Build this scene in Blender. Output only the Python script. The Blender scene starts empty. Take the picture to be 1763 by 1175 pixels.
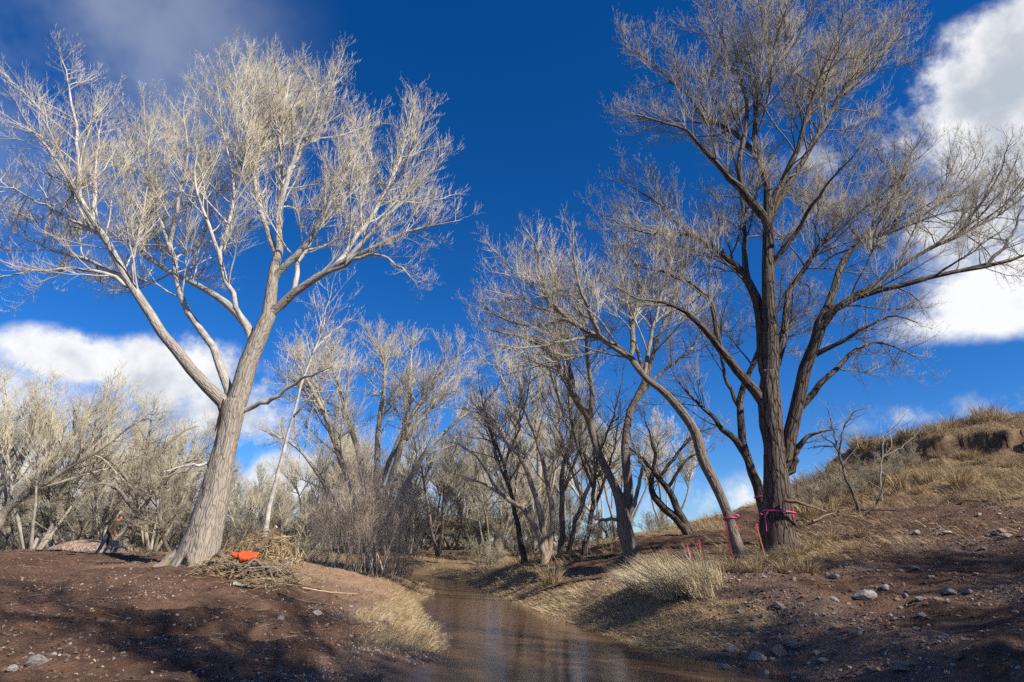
import bpy, math, random
import numpy as np
from mathutils import Vector, Matrix

random.seed(7)
rng = np.random.default_rng(11)
scene = bpy.context.scene
C = scene.collection

# ------------------------------------------------------------------ camera, sky, sun, exposure
FPX, PITCH, EYE = 980.0, math.radians(19.3), 1.6
cam = bpy.data.cameras.new('camera')
cam.sensor_width = 36.0
cam.lens = FPX * 36.0 / 1763.0
cam.clip_start, cam.clip_end = 0.05, 3000.0
cam_ob = bpy.data.objects.new('camera', cam)
C.objects.link(cam_ob)
cam_ob.location = (0, 0, EYE)
cam_ob.rotation_euler = (math.pi / 2 + PITCH, 0, 0)
scene.camera = cam_ob

SUN_AZ, SUN_EL = math.radians(127), math.radians(36)
SUNV = Vector((math.sin(SUN_AZ) * math.cos(SUN_EL), math.cos(SUN_AZ) * math.cos(SUN_EL), math.sin(SUN_EL)))
sun = bpy.data.lights.new('sun', 'SUN')
sun.energy, sun.angle, sun.color = 5.0, math.radians(0.55), (1.0, 0.93, 0.82)
sun_ob = bpy.data.objects.new('sun', sun)
C.objects.link(sun_ob)
sun_ob.location = (20, -14, 25)
sun_ob.rotation_euler = SUNV.to_track_quat('Z', 'Y').to_euler()

scene.view_settings.view_transform = 'Standard'
scene.view_settings.look = 'None'
scene.view_settings.exposure = 0.42
scene.view_settings.gamma = 1.0
scene.view_settings.use_curve_mapping = False
scene.cycles.use_denoising = False
scene.cycles.max_bounces = 3
scene.cycles.diffuse_bounces = 2
scene.cycles.glossy_bounces = 2
scene.cycles.use_light_tree = False
scene.cycles.adaptive_threshold = 0.02


def ray(px, py):
    a, b = (px - 881.5) / FPX, (587.5 - py) / FPX
    return np.array([a, math.cos(PITCH) - b * math.sin(PITCH), math.sin(PITCH) + b * math.cos(PITCH)])


def W(px, py, Y):                      # the point of the place at distance Y that stands at a pixel of the photograph
    r = ray(px, py)
    return np.array([0, 0, EYE]) + r * (Y / r[1])


def Z0(px, py, z=0.0):
    r = ray(px, py)
    return np.array([0, 0, EYE]) + r * ((z - EYE) / r[2])


class NT:
    def __init__(s, tree):
        s.t = tree
        tree.nodes.clear()

    def n(s, kind, **kw):
        nd = s.t.nodes.new(kind)
        for k, v in kw.items():
            if k.startswith('i_'):
                key = k[2:]
                key = int(key) if key.isdigit() else key.replace('_', ' ')
                if hasattr(v, 'is_output'):
                    s.t.links.new(v, nd.inputs[key])
                else:
                    nd.inputs[key].default_value = v
            else:
                setattr(nd, k, v)
        return nd

    def math(s, op, a, b=None, c=None, clamp=False):
        nd = s.n('ShaderNodeMath', operation=op, use_clamp=clamp)
        for i, v in enumerate((a, b, c)):
            if v is None:
                continue
            if hasattr(v, 'is_output'):
                s.t.links.new(v, nd.inputs[i])
            else:
                nd.inputs[i].default_value = v
        return nd.outputs[0]

    def mix(s, f, a, b, blend='MIX'):
        nd = s.n('ShaderNodeMix', data_type='RGBA', blend_type=blend)
        for sock, v in ((nd.inputs[0], f), (nd.inputs[6], a), (nd.inputs[7], b)):
            if hasattr(v, 'is_output'):
                s.t.links.new(v, sock)
            elif isinstance(v, (int, float)):
                sock.default_value = v
            else:
                sock.default_value = (*v, 1.0)[:4]
        return nd.outputs[2]

    def ramp(s, f, lo, hi, to0=0.0, to1=1.0, smooth=True):
        nd = s.n('ShaderNodeMapRange', interpolation_type='SMOOTHSTEP' if smooth else 'LINEAR')
        s.t.links.new(f, nd.inputs[0])
        nd.inputs[1].default_value, nd.inputs[2].default_value = lo, hi
        nd.inputs[3].default_value, nd.inputs[4].default_value = to0, to1
        return nd.outputs[0]

    def noise(s, vec, scale, detail=4.0, rough=0.55):
        nd = s.n('ShaderNodeTexNoise')
        if vec is not None:
            s.t.links.new(vec, nd.inputs['Vector'])
        nd.inputs['Scale'].default_value = scale
        nd.inputs['Detail'].default_value = detail
        nd.inputs['Roughness'].default_value = rough
        return nd.outputs[0]


world = bpy.data.worlds.new('World')
scene.world = world
world.use_nodes = True
world.cycles.sampling_method = 'NONE'     # a sky without a sun disc is smooth: found by the scattered rays alone
nt = NT(world.node_tree)
sky = nt.n('ShaderNodeTexSky', sky_type='NISHITA', sun_disc=False, sun_elevation=SUN_EL, sun_rotation=SUN_AZ,
           air_density=1.0, dust_density=0.1, ozone_density=1.4, altitude=1300.0)
tintc = nt.mix(1.0, sky.outputs[0], (.62, .83, 1.24), 'MULTIPLY')
hs = nt.n('ShaderNodeHueSaturation', i_Saturation=1.17, i_Value=0.80, i_Color=tintc)
coord = nt.n('ShaderNodeTexCoord').outputs['Generated']
nz1 = nt.noise(coord, 5.2, 9.0, 0.66)
CLOUD_DARK, CLOUD_LIT = (3.9, 4.3, 4.9), (7.6, 7.6, 7.6)
# clouds: (pixel x, pixel y, angular radius x, y, density) as directions of the sky
CL = [(1715, 135, .135, .085, .95), (1620, 210, .13, .065, .62), (1770, 255, .10, .08, .75), (1550, 245, .11, .05, .56),
      (1650, 390, .11, .08, .55), (1740, 500, .10, .055, .75), (1640, 555, .11, .032, .42),
      (1450, 260, .09, .05, .42), (1720, 712, .09, .035, .55), (1540, 722, .07, .03, .46),
      (1200, 860, .22, .05, .36),
      (115, 612, .075, .036, 1.0), (330, 645, .10, .055, 1.2), (390, 700, .10, .065, 1.0),
      (480, 830, .14, .05, .8), (740, 830, .20, .06, .6), (40, 850, .16, .06, .75), (250, 830, .12, .05, .8),
      (820, 600, .045, .03, .27),
      (-160, 660, .2, .06, .7)]
dens = None
for px, py, rx, ry, dn in CL:
    d = ray(px, py)
    d = d / np.linalg.norm(d)
    e1 = np.array([d[1], -d[0], 0.0]); e1 /= np.linalg.norm(e1)
    e2 = np.cross(e1, d)
    rot = Matrix((e1, e2, np.cross(e1, e2))).transposed().to_euler()
    mp = nt.n('ShaderNodeMapping', vector_type='TEXTURE', i_Vector=coord, i_Location=tuple(d), i_Rotation=tuple(rot), i_Scale=(rx, ry, 1.0))
    ln = nt.n('ShaderNodeVectorMath', operation='LENGTH', i_0=mp.outputs[0]).outputs['Value']
    v = nt.math('MULTIPLY_ADD', ln, -dn, 1.45 * dn)
    dens = nt.math('MAXIMUM', v, 0.0) if dens is None else nt.math('SMOOTH_MAX', dens, v, 0.15)
nn = nt.math('ADD', nt.math('MULTIPLY', nz1, 4.0), -2.0)
dens2 = nt.math('MULTIPLY_ADD', nn, nt.math('MULTIPLY', dens, 1.6, clamp=True), dens)
# the rest of the sky, outside the photograph: the same scattered cumulus
sep = nt.n('ShaderNodeSeparateXYZ', i_0=coord)
behind = nt.ramp(sep.outputs[1], 0.1, -0.3)
scat = nt.math('MULTIPLY', nt.ramp(nz1, .55, .64), behind)
cover = nt.math('MAXIMUM', nt.ramp(dens2, .20, .95), nt.math('MULTIPLY', scat, .9))
shade = nt.ramp(nt.math('MULTIPLY_ADD', dens, -.12, nt.noise(coord, 7.0, 5.0, .58)), .24, .50)
ccol = nt.mix(shade, CLOUD_DARK, CLOUD_LIT)
vd = ray(110, 30)
vd = vd / np.linalg.norm(vd)
vl = nt.n('ShaderNodeVectorMath', operation='DISTANCE', i_0=coord, i_1=tuple(vd)).outputs['Value']
veil = nt.math('MULTIPLY', nt.ramp(vl, .36, .10), nt.ramp(nt.noise(coord, 3.2, 5.0, .6), .36, .68))
skyv = nt.mix(nt.math('MULTIPLY', veil, .42), hs.outputs[0], (4.2, 4.6, 5.2))
mixed = nt.mix(nt.math('MULTIPLY', cover, .96), skyv, ccol)
bg = nt.n('ShaderNodeBackground', i_Color=mixed, i_Strength=0.10)
wo = nt.n('ShaderNodeOutputWorld', i_Surface=bg.outputs[0])


# ------------------------------------------------------------------ helpers
def link(o, parent=None):
    C.objects.link(o)
    if parent is not None:
        o.parent = parent
    return o


def tag(o, label=None, cat=None, group=None, kind=None):
    for k, v in (('label', label), ('category', cat), ('group', group), ('kind', kind)):
        if v:
            o[k] = v
    return o


def thing(name, label, cat, loc=(0, 0, 0), group=None):
    o = bpy.data.objects.new(name, None)
    o.empty_display_size = 0.2
    o.location = [float(v) for v in loc]
    link(o)
    return tag(o, label, cat, group)


def mesh_from(name, V, quads=None, tris=None, attrs=None, mats=None, smooth=True):
    me = bpy.data.meshes.new(name)
    V = np.asarray(V, np.float32)
    q = np.zeros((0, 4), np.int32) if quads is None else np.asarray(quads, np.int32).reshape(-1, 4)
    t = np.zeros((0, 3), np.int32) if tris is None else np.asarray(tris, np.int32).reshape(-1, 3)
    me.vertices.add(len(V))
    me.vertices.foreach_set('co', V.ravel())
    me.loops.add(q.size + t.size)
    me.loops.foreach_set('vertex_index', np.concatenate([q.ravel(), t.ravel()]))
    me.polygons.add(len(q) + len(t))
    me.polygons.foreach_set('loop_start', np.concatenate([np.arange(len(q)) * 4, q.size + np.arange(len(t)) * 3]).astype(np.int32))
    me.polygons.foreach_set('use_smooth', np.full(len(q) + len(t), smooth))
    me.update(calc_edges=True)
    for k, a in (attrs or {}).items():
        a = np.asarray(a, np.float32)
        if a.ndim == 1:
            me.attributes.new(k, 'FLOAT', 'POINT').data.foreach_set('value', a)
        else:
            me.attributes.new(k, 'FLOAT_VECTOR', 'POINT').data.foreach_set('vector', a.ravel())
    for m in (mats if isinstance(mats, (list, tuple)) else [mats] if mats else []):
        me.materials.append(m)
    return me


def mesh_obj(name, me, parent=None, loc=(0, 0, 0)):
    o = bpy.data.objects.new(name, me)
    o.location = [float(v) for v in loc]
    return link(o, parent)


def norm(v):
    return v / np.maximum(np.linalg.norm(v, axis=-1, keepdims=True), 1e-9)


def vnoise(p, seed=0):                 # smooth value noise on (N,3) points, -1..1
    p = np.asarray(p, float)
    i = np.floor(p).astype(np.int64)
    f = p - i
    f = f * f * (3 - 2 * f)
    out = 0
    for dx in (0, 1):
        for dy in (0, 1):
            for dz in (0, 1):
                h = (i[:, 0] + dx) * 73856093 ^ (i[:, 1] + dy) * 19349663 ^ (i[:, 2] + dz) * 83492791 ^ (seed * 2654435 + 977)
                h = (h ^ (h >> 13)) * 1274126177
                h = (h ^ (h >> 16)) & 0xFFFFFF
                w = (f[:, 0] if dx else 1 - f[:, 0]) * (f[:, 1] if dy else 1 - f[:, 1]) * (f[:, 2] if dz else 1 - f[:, 2])
                out = out + w * (h / 0x7FFFFF - 1)
    return out


def fbm(p, octv=4, seed=0):
    a, s, out = 1.0, 1.0, 0
    for k in range(octv):
        out = out + a * vnoise(p * s, seed + k)
        a *= .5
        s *= 2.03
    return out


class Soup:                            # collects vertices and faces of ONE mesh
    def __init__(s):
        s.V, s.Q, s.T, s.A, s.B, s.n = [], [], [], [], [], 0

    def add(s, V, Q=None, T=None, A=None, B=None):
        V = np.asarray(V, float).reshape(-1, 3)
        if Q is not None and len(Q):
            s.Q.append(np.asarray(Q).reshape(-1, 4) + s.n)
        if T is not None and len(T):
            s.T.append(np.asarray(T).reshape(-1, 3) + s.n)
        s.V.append(V)
        s.A.append(np.zeros(len(V)) if A is None else np.asarray(A, float).ravel())
        s.B.append(np.zeros((len(V), 3)) if B is None else np.asarray(B, float).reshape(-1, 3))
        s.n += len(V)

    def tubes(s, P, R, S=3, bark=False):
        """P (N,K,3) centre lines, R (N,K) radii; the last ring closes to a point."""
        P, R = np.asarray(P, float), np.asarray(R, float)
        N, K, _ = P.shape
        if N == 0:
            return
        T = norm(np.gradient(P, axis=1))
        m = norm(P[:, -1] - P[:, 0])
        ref = np.where(np.abs(m[:, 2:3]) < .8, np.array([[0, 0, 1.0]]), np.array([[1.0, .2, 0]]))
        a = norm(np.cross(m, ref))[:, None, :]
        n1 = norm(a - (a * T).sum(-1, keepdims=True) * T)
        n2 = np.cross(T, n1)
        th = np.arange(S) * 2 * math.pi / S
        ring = P[:, :, None, :] + R[:, :, None, None] * (np.cos(th)[None, None, :, None] * n1[:, :, None, :] + np.sin(th)[None, None, :, None] * n2[:, :, None, :])
        body = ring[:, :-1].reshape(N, (K - 1) * S, 3)
        V = np.concatenate([body, P[:, -1:, :]], axis=1)
        per = (K - 1) * S + 1
        j = np.arange(S)
        j2 = (j + 1) % S
        base = np.arange(N)[:, None, None] * per
        k = np.arange(K - 2)[None, :, None] * S
        Q = np.stack([base + k + j, base + k + j2, base + k + S + j2, base + k + S + j], -1).reshape(-1, 4) if K > 2 else None
        bt = np.arange(N)[:, None] * per + (K - 2) * S
        T3 = np.stack([bt + j, bt + j2, np.broadcast_to(np.arange(N)[:, None] * per + per - 1, (N, S))], -1).reshape(-1, 3)
        A = np.concatenate([np.repeat(R[:, :-1], S, axis=1), R[:, -1:]], axis=1)
        B = None
        if bark:
            L = np.concatenate([np.zeros((N, 1)), np.cumsum(np.linalg.norm(np.diff(P, axis=1), axis=2), axis=1)], 1)
            bb = np.stack([R[:, :, None] * np.cos(th), R[:, :, None] * np.sin(th), np.broadcast_to(L[:, :, None], (N, K, S))], -1)
            B = np.concatenate([bb[:, :-1].reshape(N, -1, 3), np.stack([np.zeros(N), np.zeros(N), L[:, -1]], -1)[:, None]], 1)
        s.add(V, Q, T3, A, B)

    def mesh(s, name, mats, smooth=True, bark=False, attr='brad'):
        V = np.concatenate(s.V)
        at = {attr: np.concatenate(s.A)}
        if bark:
            at['bco'] = np.concatenate(s.B)
        return mesh_from(name, V, np.concatenate(s.Q) if s.Q else None, np.concatenate(s.T) if s.T else None, at, mats, smooth)


def spline(pts, n):
    """Catmull-Rom through pts (M,D), n samples evenly by length."""
    pts = np.asarray(pts, float)
    M = len(pts)
    if M == 2:
        u = np.linspace(0, 1, n)[:, None]
        return pts[0] * (1 - u) + pts[1] * u
    ext = np.vstack([2 * pts[0] - pts[1], pts, 2 * pts[-1] - pts[-2]])
    dense = []
    for i in range(M - 1):
        p0, p1, p2, p3 = ext[i:i + 4]
        u = np.linspace(0, 1, 12, endpoint=(i == M - 2))[:, None]
        dense.append(.5 * (2 * p1 + (p2 - p0) * u + (2 * p0 - 5 * p1 + 4 * p2 - p3) * u ** 2 + (3 * p1 - p0 - 3 * p2 + p3) * u ** 3))
    D = np.vstack(dense)
    L = np.concatenate([[0], np.cumsum(np.linalg.norm(np.diff(D[:, :3], axis=0), axis=1))])
    t = np.linspace(0, L[-1], n)
    return np.stack([np.interp(t, L, D[:, k]) for k in range(D.shape[1])], 1)


# ------------------------------------------------------------------ materials
def new_mat(name):
    m = bpy.data.materials.new(name)
    m.use_nodes = True
    return m, NT(m.node_tree)


def finish(k, col, rough=.85, bump=None, bstr=.4, bdist=.02, spec=.3, **kw):
    b = k.n('ShaderNodeBsdfPrincipled')
    for sock, v in (('Base Color', col), ('Roughness', rough)):
        if hasattr(v, 'is_output'):
            k.t.links.new(v, b.inputs[sock])
        else:
            b.inputs[sock].default_value = (*v, 1.0) if sock == 'Base Color' else v
    b.inputs['Specular IOR Level'].default_value = spec
    for kk, v in kw.items():
        b.inputs[kk.replace('_', ' ')].default_value = v
    if bump is not None:
        bp = k.n('ShaderNodeBump', i_Strength=bstr, i_Distance=bdist, i_Height=bump)
        k.t.links.new(bp.outputs[0], b.inputs['Normal'])
    k.n('ShaderNodeOutputMaterial', i_Surface=b.outputs[0])


def simple(name, col, rough=.8, var=.25, scale=6.0, spec=.3):
    m, k = new_mat(name)
    co = k.n('ShaderNodeTexCoord').outputs['Object']
    f = k.noise(co, scale, 4)
    c = k.mix(f, tuple(v * (1 - var) for v in col), tuple(min(1, v * (1 + var)) for v in col))
    finish(k, c, rough, f, .3, .01, spec)
    return m


def bark_mat(name, trunk, limb, twig, r_tr=.13, r_lb=.045, r_tw=.012, furrow=1.0, tint=None):
    """bark: furrowed on thick wood, smooth and paler on limbs, twig colour on the thinnest shoots."""
    m, k = new_mat(name)
    r = k.n('ShaderNodeAttribute', attribute_name='brad').outputs['Fac']
    bc = k.n('ShaderNodeAttribute', attribute_name='bco').outputs['Vector']
    geo = k.n('ShaderNodeNewGeometry').outputs['Position']
    oi = k.n('ShaderNodeObjectInfo').outputs['Random']
    st = k.n('ShaderNodeMapping', i_Vector=bc, i_Scale=(1.0, 1.0, .17)).outputs[0]
    wob = k.n('ShaderNodeTexNoise', i_Vector=st, i_Scale=9.0, i_Detail=3.0)
    st2 = k.mix(.09, st, wob.outputs[1])
    vo = k.n('ShaderNodeTexVoronoi', feature='DISTANCE_TO_EDGE', i_Vector=st2, i_Scale=17.0 if furrow < .97 else 12.0)
    ridge = k.ramp(vo.outputs[0], 0.0, .16)
    fine = k.noise(st, 60.0, 4)
    blot = k.noise(geo, 1.7, 4)
    tr = k.mix(ridge, tuple(v * (.52 if furrow < .97 else .16) for v in trunk), trunk)
    tr = k.mix(k.ramp(fine, .3, .75), tr, tuple(min(1, v * 1.35) for v in trunk))
    tr = k.mix(k.ramp(blot, .45, .75, 0, .35), tr, tuple(v * .6 for v in trunk))
    lb = k.mix(k.ramp(k.noise(geo, 5.0, 4), .35, .68), limb, tuple(v * .55 for v in limb))
    tw = k.mix(k.ramp(k.noise(geo, 1.1, 3), .36, .64), twig, tuple(v * .5 for v in twig))
    c = k.mix(k.ramp(r, r_tw * .6, r_tw * 1.8), tw, lb)
    c = k.mix(k.ramp(r, r_lb, r_tr), c, tr)
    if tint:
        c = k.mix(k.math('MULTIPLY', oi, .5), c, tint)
    bfac = k.math('MULTIPLY', k.math('ADD', ridge, k.math('MULTIPLY', fine, .35)), k.ramp(r, r_lb * .6, r_tr))
    finish(k, c, .85, bfac, min(1.0, .9 * furrow), .03 if furrow < .97 else .06, .2)
    return m


M_BARK_PALE = bark_mat('pale_cottonwood_bark', (.325, .28, .23), (.60, .565, .50), (.70, .62, .46), r_tr=.15, r_lb=.045, furrow=.7)
M_BARK_DARK = bark_mat('dark_cottonwood_bark', (.128, .10, .082), (.20, .168, .137), (.44, .385, .30), r_tr=.085, r_lb=.02, r_tw=.009, furrow=1.0)
M_BARK_MID = bark_mat('grey_cottonwood_bark', (.20, .16, .128), (.40, .36, .30), (.66, .58, .43), r_tr=.10, r_lb=.03, r_tw=.012, furrow=.7)
M_BARK_CREAM = bark_mat('cream_twig_bark', (.36, .315, .26), (.50, .46, .38), (.72, .64, .46), r_tr=.12, r_lb=.04, r_tw=.014, furrow=.7, tint=(.45, .39, .29))
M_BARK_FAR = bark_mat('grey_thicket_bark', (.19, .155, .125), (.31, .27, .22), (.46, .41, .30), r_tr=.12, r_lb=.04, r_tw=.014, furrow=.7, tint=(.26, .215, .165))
M_BARK_RED = bark_mat('reddish_brush_bark', (.34, .265, .205), (.50, .40, .31), (.68, .55, .42), r_tr=.10, r_lb=.03, r_tw=.012, furrow=.5)

# ------------------------------------------------------------------ terrain
RB = [Z0(*q) for q in [(1340, 1165), (1200, 1142), (1100, 1120), (1000, 1085), (880, 1040), (800, 1003)]]
LB = [Z0(*q) for q in [(735, 1003), (752, 1025), (725, 1040), (740, 1065), (775, 1100), (770, 1140), (690, 1170)]]
RIVER = np.array([(6.5, -12), (4.6, 0), (3.9, 5.0)] + [(p[0], p[1]) for p in RB] + [(-4.5, 29.5), (-9.5, 34), (-18, 38), (-40, 42), (-40, 39), (-18, 35), (-10.5, 31), (-6.0, 27.8)]
                 + [(p[0], p[1]) for p in LB] + [(-1.3, 6.3), (.2, 3.0), (.9, 0), (2.5, -12)])


def poly_sd(x, y, poly):
    p = np.stack([x, y], 1)
    d = np.full(len(p), 1e9)
    inside = np.zeros(len(p), bool)
    n = len(poly)
    for i in range(n):
        a, b = poly[i], poly[(i + 1) % n]
        ab = b - a
        t = np.clip(((p - a) @ ab) / (ab @ ab), 0, 1)
        d = np.minimum(d, np.linalg.norm(p - a - t[:, None] * ab, axis=1))
        c = ((a[1] > p[:, 1]) != (b[1] > p[:, 1]))
        with np.errstate(divide='ignore', invalid='ignore'):
            xi = (b[0] - a[0]) * (p[:, 1] - a[1]) / (b[1] - a[1]) + a[0]
        inside ^= c & (p[:, 0] < xi)
    return np.where(inside, -d, d)


CP = [W(*q) for q in [(1087, 972, 17), (960, 962, 21), (1185, 920, 20), (1283, 972, 13.5), (1345, 957, 14), (1160, 1010, 11.5), (430, 985, 12.6),
                      (510, 972, 16), (650, 1000, 19), (480, 964, 22), (200, 968, 22), (165, 955, 26), (0, 949, 16), (120, 958, 16), (0, 1000, 10.5), (0, 1060, 8.2), (0, 1175, 5.8), (250, 1010, 10.8),
                      (250, 1100, 8), (450, 1060, 10), (450, 1150, 7.8), (600, 1090, 10), (600, 1175, 7.6), (345, 978, 13), (250, 968, 14.5), (1763, 860, 15), (1763, 800, 19.5), (1763, 742, 23.5),
                      (1600, 775, 24.5), (1450, 812, 26.5), (1370, 845, 28.5), (1290, 880, 31), (1200, 900, 35), (1763, 1175, 5.5), (1763, 1000, 9), (1500, 1030, 9.5), (1500, 1130, 7),
                      (1550, 900, 14.5), (1650, 870, 16.5), (1450, 880, 19), (1550, 830, 21), (1000, 935, 40), (1450, 960, 12.5), (1000, 1035, 13.5), (1100, 1060, 11.3), (880, 1000, 19.5), (1230, 1100, 9.6), (1350, 905, 21)]]
CP += [np.array(q, float) for q in [(-2.5, 21, .25), (-3.6, 15.5, .42), (-4.6, 17.5, .7), (-3.0, 12.5, .25), (-30, 15, 1.3), (-30, 30, 1.1), (-12, 32, .9), (-30, 45, 1.0), (-12, 45, 1.0), (0, 50, 1.2), (12, 50, 1.8), (25, 45, 3.6), (32, 30, 5.6), (35, 18, 5.6),
                                    (26, 27, 6.1), (22, 31, 5.6), (17, 32, 4.7), (15, 36, 3.6), (12, 9, 2.6), (18, 10, 4.2), (9, 4, 2.4), (14, 2, 4.2), (10, -4, 3.2), (16, -8, 4.5), (28, 0, 5.4), (-8, 3, .7), (-14, 6, 1.2), (-4, 0, .6), (-8, -8, 1.2), (-2, -8, .6), (0, 2, .35), (8, -14, 2.4), (-20, -12, 1.4),
                                    (-.6, 27.5, .35), (2.5, 27, 1.15), (-2.5, 33, .8), (6, 28, 1.9), (5.0, 10, .85), (7, 6, 1.3)]]
CP = np.array(CP)


def tps_fit(P, reg=.02):
    n = len(P)
    d = np.linalg.norm(P[:, None, :2] - P[None, :, :2], axis=2)
    Kk = np.where(d > 0, d * d * np.log(np.maximum(d, 1e-9)), 0) + np.eye(n) * reg
    A = np.zeros((n + 3, n + 3))
    A[:n, :n] = Kk
    A[:n, n] = 1; A[:n, n + 1:] = P[:, :2]
    A[n, :n] = 1; A[n + 1:, :n] = P[:, :2].T
    return np.linalg.solve(A, np.concatenate([P[:, 2], [0, 0, 0]]))


TW = tps_fit(CP)


def smooth01(t):
    t = np.clip(t, 0, 1)
    return t * t * (3 - 2 * t)


def hgt(x, y, detail=True):
    x, y = np.asarray(x, float).ravel(), np.asarray(y, float).ravel()
    xc, yc = np.clip(x, -45, 40), np.clip(y, -18, 58)
    z = np.zeros(len(x))
    for s in range(0, len(x), 20000):
        e = slice(s, s + 20000)
        d = np.hypot(xc[e, None] - CP[None, :, 0], yc[e, None] - CP[None, :, 1])
        z[e] = (np.where(d > 0, d * d * np.log(np.maximum(d, 1e-9)), 0)) @ TW[:len(CP)] + TW[-3] + TW[-2] * xc[e] + TW[-1] * yc[e]
    z = np.clip(z, -.2, 6.6)
    sd = poly_sd(x, y, RIVER)
    far = smooth01((np.hypot(x, y - 15) - 42) / 40)
    z = z * (1 - far) + 1.0 * far
    if detail:
        p = np.stack([x, y, np.zeros(len(x))], 1)
        am = np.clip(sd / 1.5, .25, 1)
        z = z + am * (.07 * fbm(p * .55, 3, 3) + .045 * fbm(p * 2.3, 3, 9) + .02 * fbm(p * 8.5, 2, 5))
        for (ax_, ay_, bx2, by2, dep) in ((-11, 7.2, -2.2, 9.6, .07), (-11, 8.8, -2.6, 10.9, .06), (3.4, 5.6, 9.5, 9.4, .08), (4.4, 4.6, 11, 8.4, .08), (-9, 5.2, -2, 7.4, .06)):
            dx_, dy_ = bx2 - ax_, by2 - ay_
            LL = math.hypot(dx_, dy_)
            tt = ((x - ax_) * dx_ + (y - ay_) * dy_) / LL
            of = ((x - ax_) * dy_ - (y - ay_) * dx_) / LL + .35 * np.sin(tt * .55 + ax_) + .08 * vnoise(p * 1.7, 23)
            en = smooth01(tt / 1.5) * smooth01((LL - tt) / 1.5)
            z = z + en * (-dep * np.exp(-(of / .16) ** 2) + .5 * dep * (np.exp(-((of - .3) / .13) ** 2) + np.exp(-((of + .3) / .13) ** 2)))
        steep = smooth01((x - 6) / 6) * smooth01((z - 1.6) / 1.5)      # the eroded upper hillside is lumpier
        z = z + steep * .16 * fbm(p * 1.1, 3, 21)
        lip = 4.72 + .22 * vnoise(p * .3, 71)                          # undercut lip below the ridge
        z = z + np.where(x > 11, .65 * smooth01((z - lip) / .16) * smooth01((x - 11) / 3), 0)
        # cut bank steps along the right shore
        z = z + np.where((x > 0) & (sd > 0), .10 * smooth01((sd - .25 - .15 * vnoise(p * 1.2, 31)) / .12) * np.exp(-sd / 1.2), 0)
    out = np.where(sd > 0, np.maximum(z, .10) * smooth01(sd / 1.35 + .06), -.45 * smooth01(-sd / 1.0 + .02))
    return out


def G(px, py, y0=4.0, y1=60.0):        # where the line of sight through a pixel first meets the ground
    r = ray(px, py)
    Y = np.linspace(y0, y1, 700)
    P = np.array([0, 0, EYE])[None] + r[None] * (Y / r[1])[:, None]
    h = hgt(P[:, 0], P[:, 1])
    hit = np.where(P[:, 2] <= h)[0]
    i = hit[0] if len(hit) else len(Y) - 1
    return np.array([P[i, 0], P[i, 1], h[i]])


def axis(segs):
    out = [segs[0][0]]
    for a, b, st in segs:
        n = max(1, int(round((b - a) / st)))
        out += list(a + (b - a) * (np.arange(1, n + 1) / n))
    return np.array(out)


gx = axis([(-700, -200, 100), (-200, -60, 14), (-60, -26, 2.0), (-26, -14, .3), (-14, 14, .10), (14, 26, .16), (26, 60, 1.5), (60, 200, 14), (200, 700, 100)])
gy = axis([(-300, -60, 40), (-60, -16, 4), (-16, 3.5, .6), (3.5, 9, .08), (9, 16, .11), (16, 30, .16), (30, 46, .5), (46, 80, 3), (80, 300, 20), (300, 900, 100)])
X, Y = np.meshgrid(gx, gy)
xf, yf = X.ravel(), Y.ravel()
zf = hgt(xf, yf)
sdf = poly_sd(xf, yf, RIVER)


def straw_mask(x, y, z, sd):
    p = np.stack([x, y, np.zeros(len(x))], 1)
    n = fbm(p * .8, 3, 40)
    right = (x > -3) & (y > 8.6) & (sd > 0)
    a = smooth01((1.75 + n * .7 - sd) / .8) * smooth01((y - 8.9 + n * .4) / .9) * right
    b = smooth01((2.1 + n * .9 - sd) / 1.0) * smooth01((y - 12.6 + n * .6) / 1.4) * ((x < 0) & (y < 30) & ~right)
    b = np.maximum(b, smooth01((2.1 + n * .9 - sd) / 1.0) * smooth01((y - 12.6 + n * .6) / 1.4) * ((x < -1.2) & (y < 24)))
    b = b * np.clip(.42 + .5 * fbm(p * 1.6, 2, 47), .08, .9)
    c = smooth01((z - 2.35 - n * .45) / .7) * smooth01((x - 6) / 2)
    lipz = 4.72 + .22 * vnoise(p * .3, 71)
    c = c * (1 - .9 * ((z > lipz - .02) & (z < lipz + .62) & (x > 13)))
    d = smooth01((y - 21 + n * 2) / 5) * .8 * (x < 9)
    e = smooth01((1.3 - np.hypot((x - 6.0) / 1.5, (y - 13.3) / .9)) / .7 + n * .2)
    return np.clip(np.maximum.reduce([a, b, c, d, e]), 0, 1)


def gravel_mask(x, y, z, sd):
    p = np.stack([x, y, np.zeros(len(x))], 1)
    n = fbm(p * .7, 3, 60)
    a = smooth01((1.7 + n - sd) / 1.0) * ((x < 1) & (y < 14.5))
    b = smooth01(.35 + n * .8) * ((x > 2) & (x < 12) & (y < 15)) * .8
    return np.clip(np.maximum(a, b) * (sd > -.6), 0, 1)


me = mesh_from('ground', np.stack([xf, yf, zf], 1),
               quads=(lambda i: np.stack([i[:-1, :-1], i[:-1, 1:], i[1:, 1:], i[1:, :-1]], -1).reshape(-1, 4))(np.arange(len(xf)).reshape(X.shape)),
               attrs={'straw': straw_mask(xf, yf, zf, sdf), 'gravel': gravel_mask(xf, yf, zf, sdf), 'wet': smooth01((.22 - sdf) / .3),
                      'sand': smooth01(1.25 - np.hypot((xf + 4.7) / 1.9, (yf - 16.6) / 2.6) + .25 * fbm(np.stack([xf, yf, xf * 0], 1) * .9, 3, 88)) + .55 * smooth01((fbm(np.stack([xf, yf, xf * 0], 1) * .25, 2, 91) - .2) / .4) * (yf > 13)})
m, k = new_mat('red_dirt')
pos = k.n('ShaderNodeNewGeometry').outputs['Position']
straw = k.n('ShaderNodeAttribute', attribute_name='straw').outputs['Fac']
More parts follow.
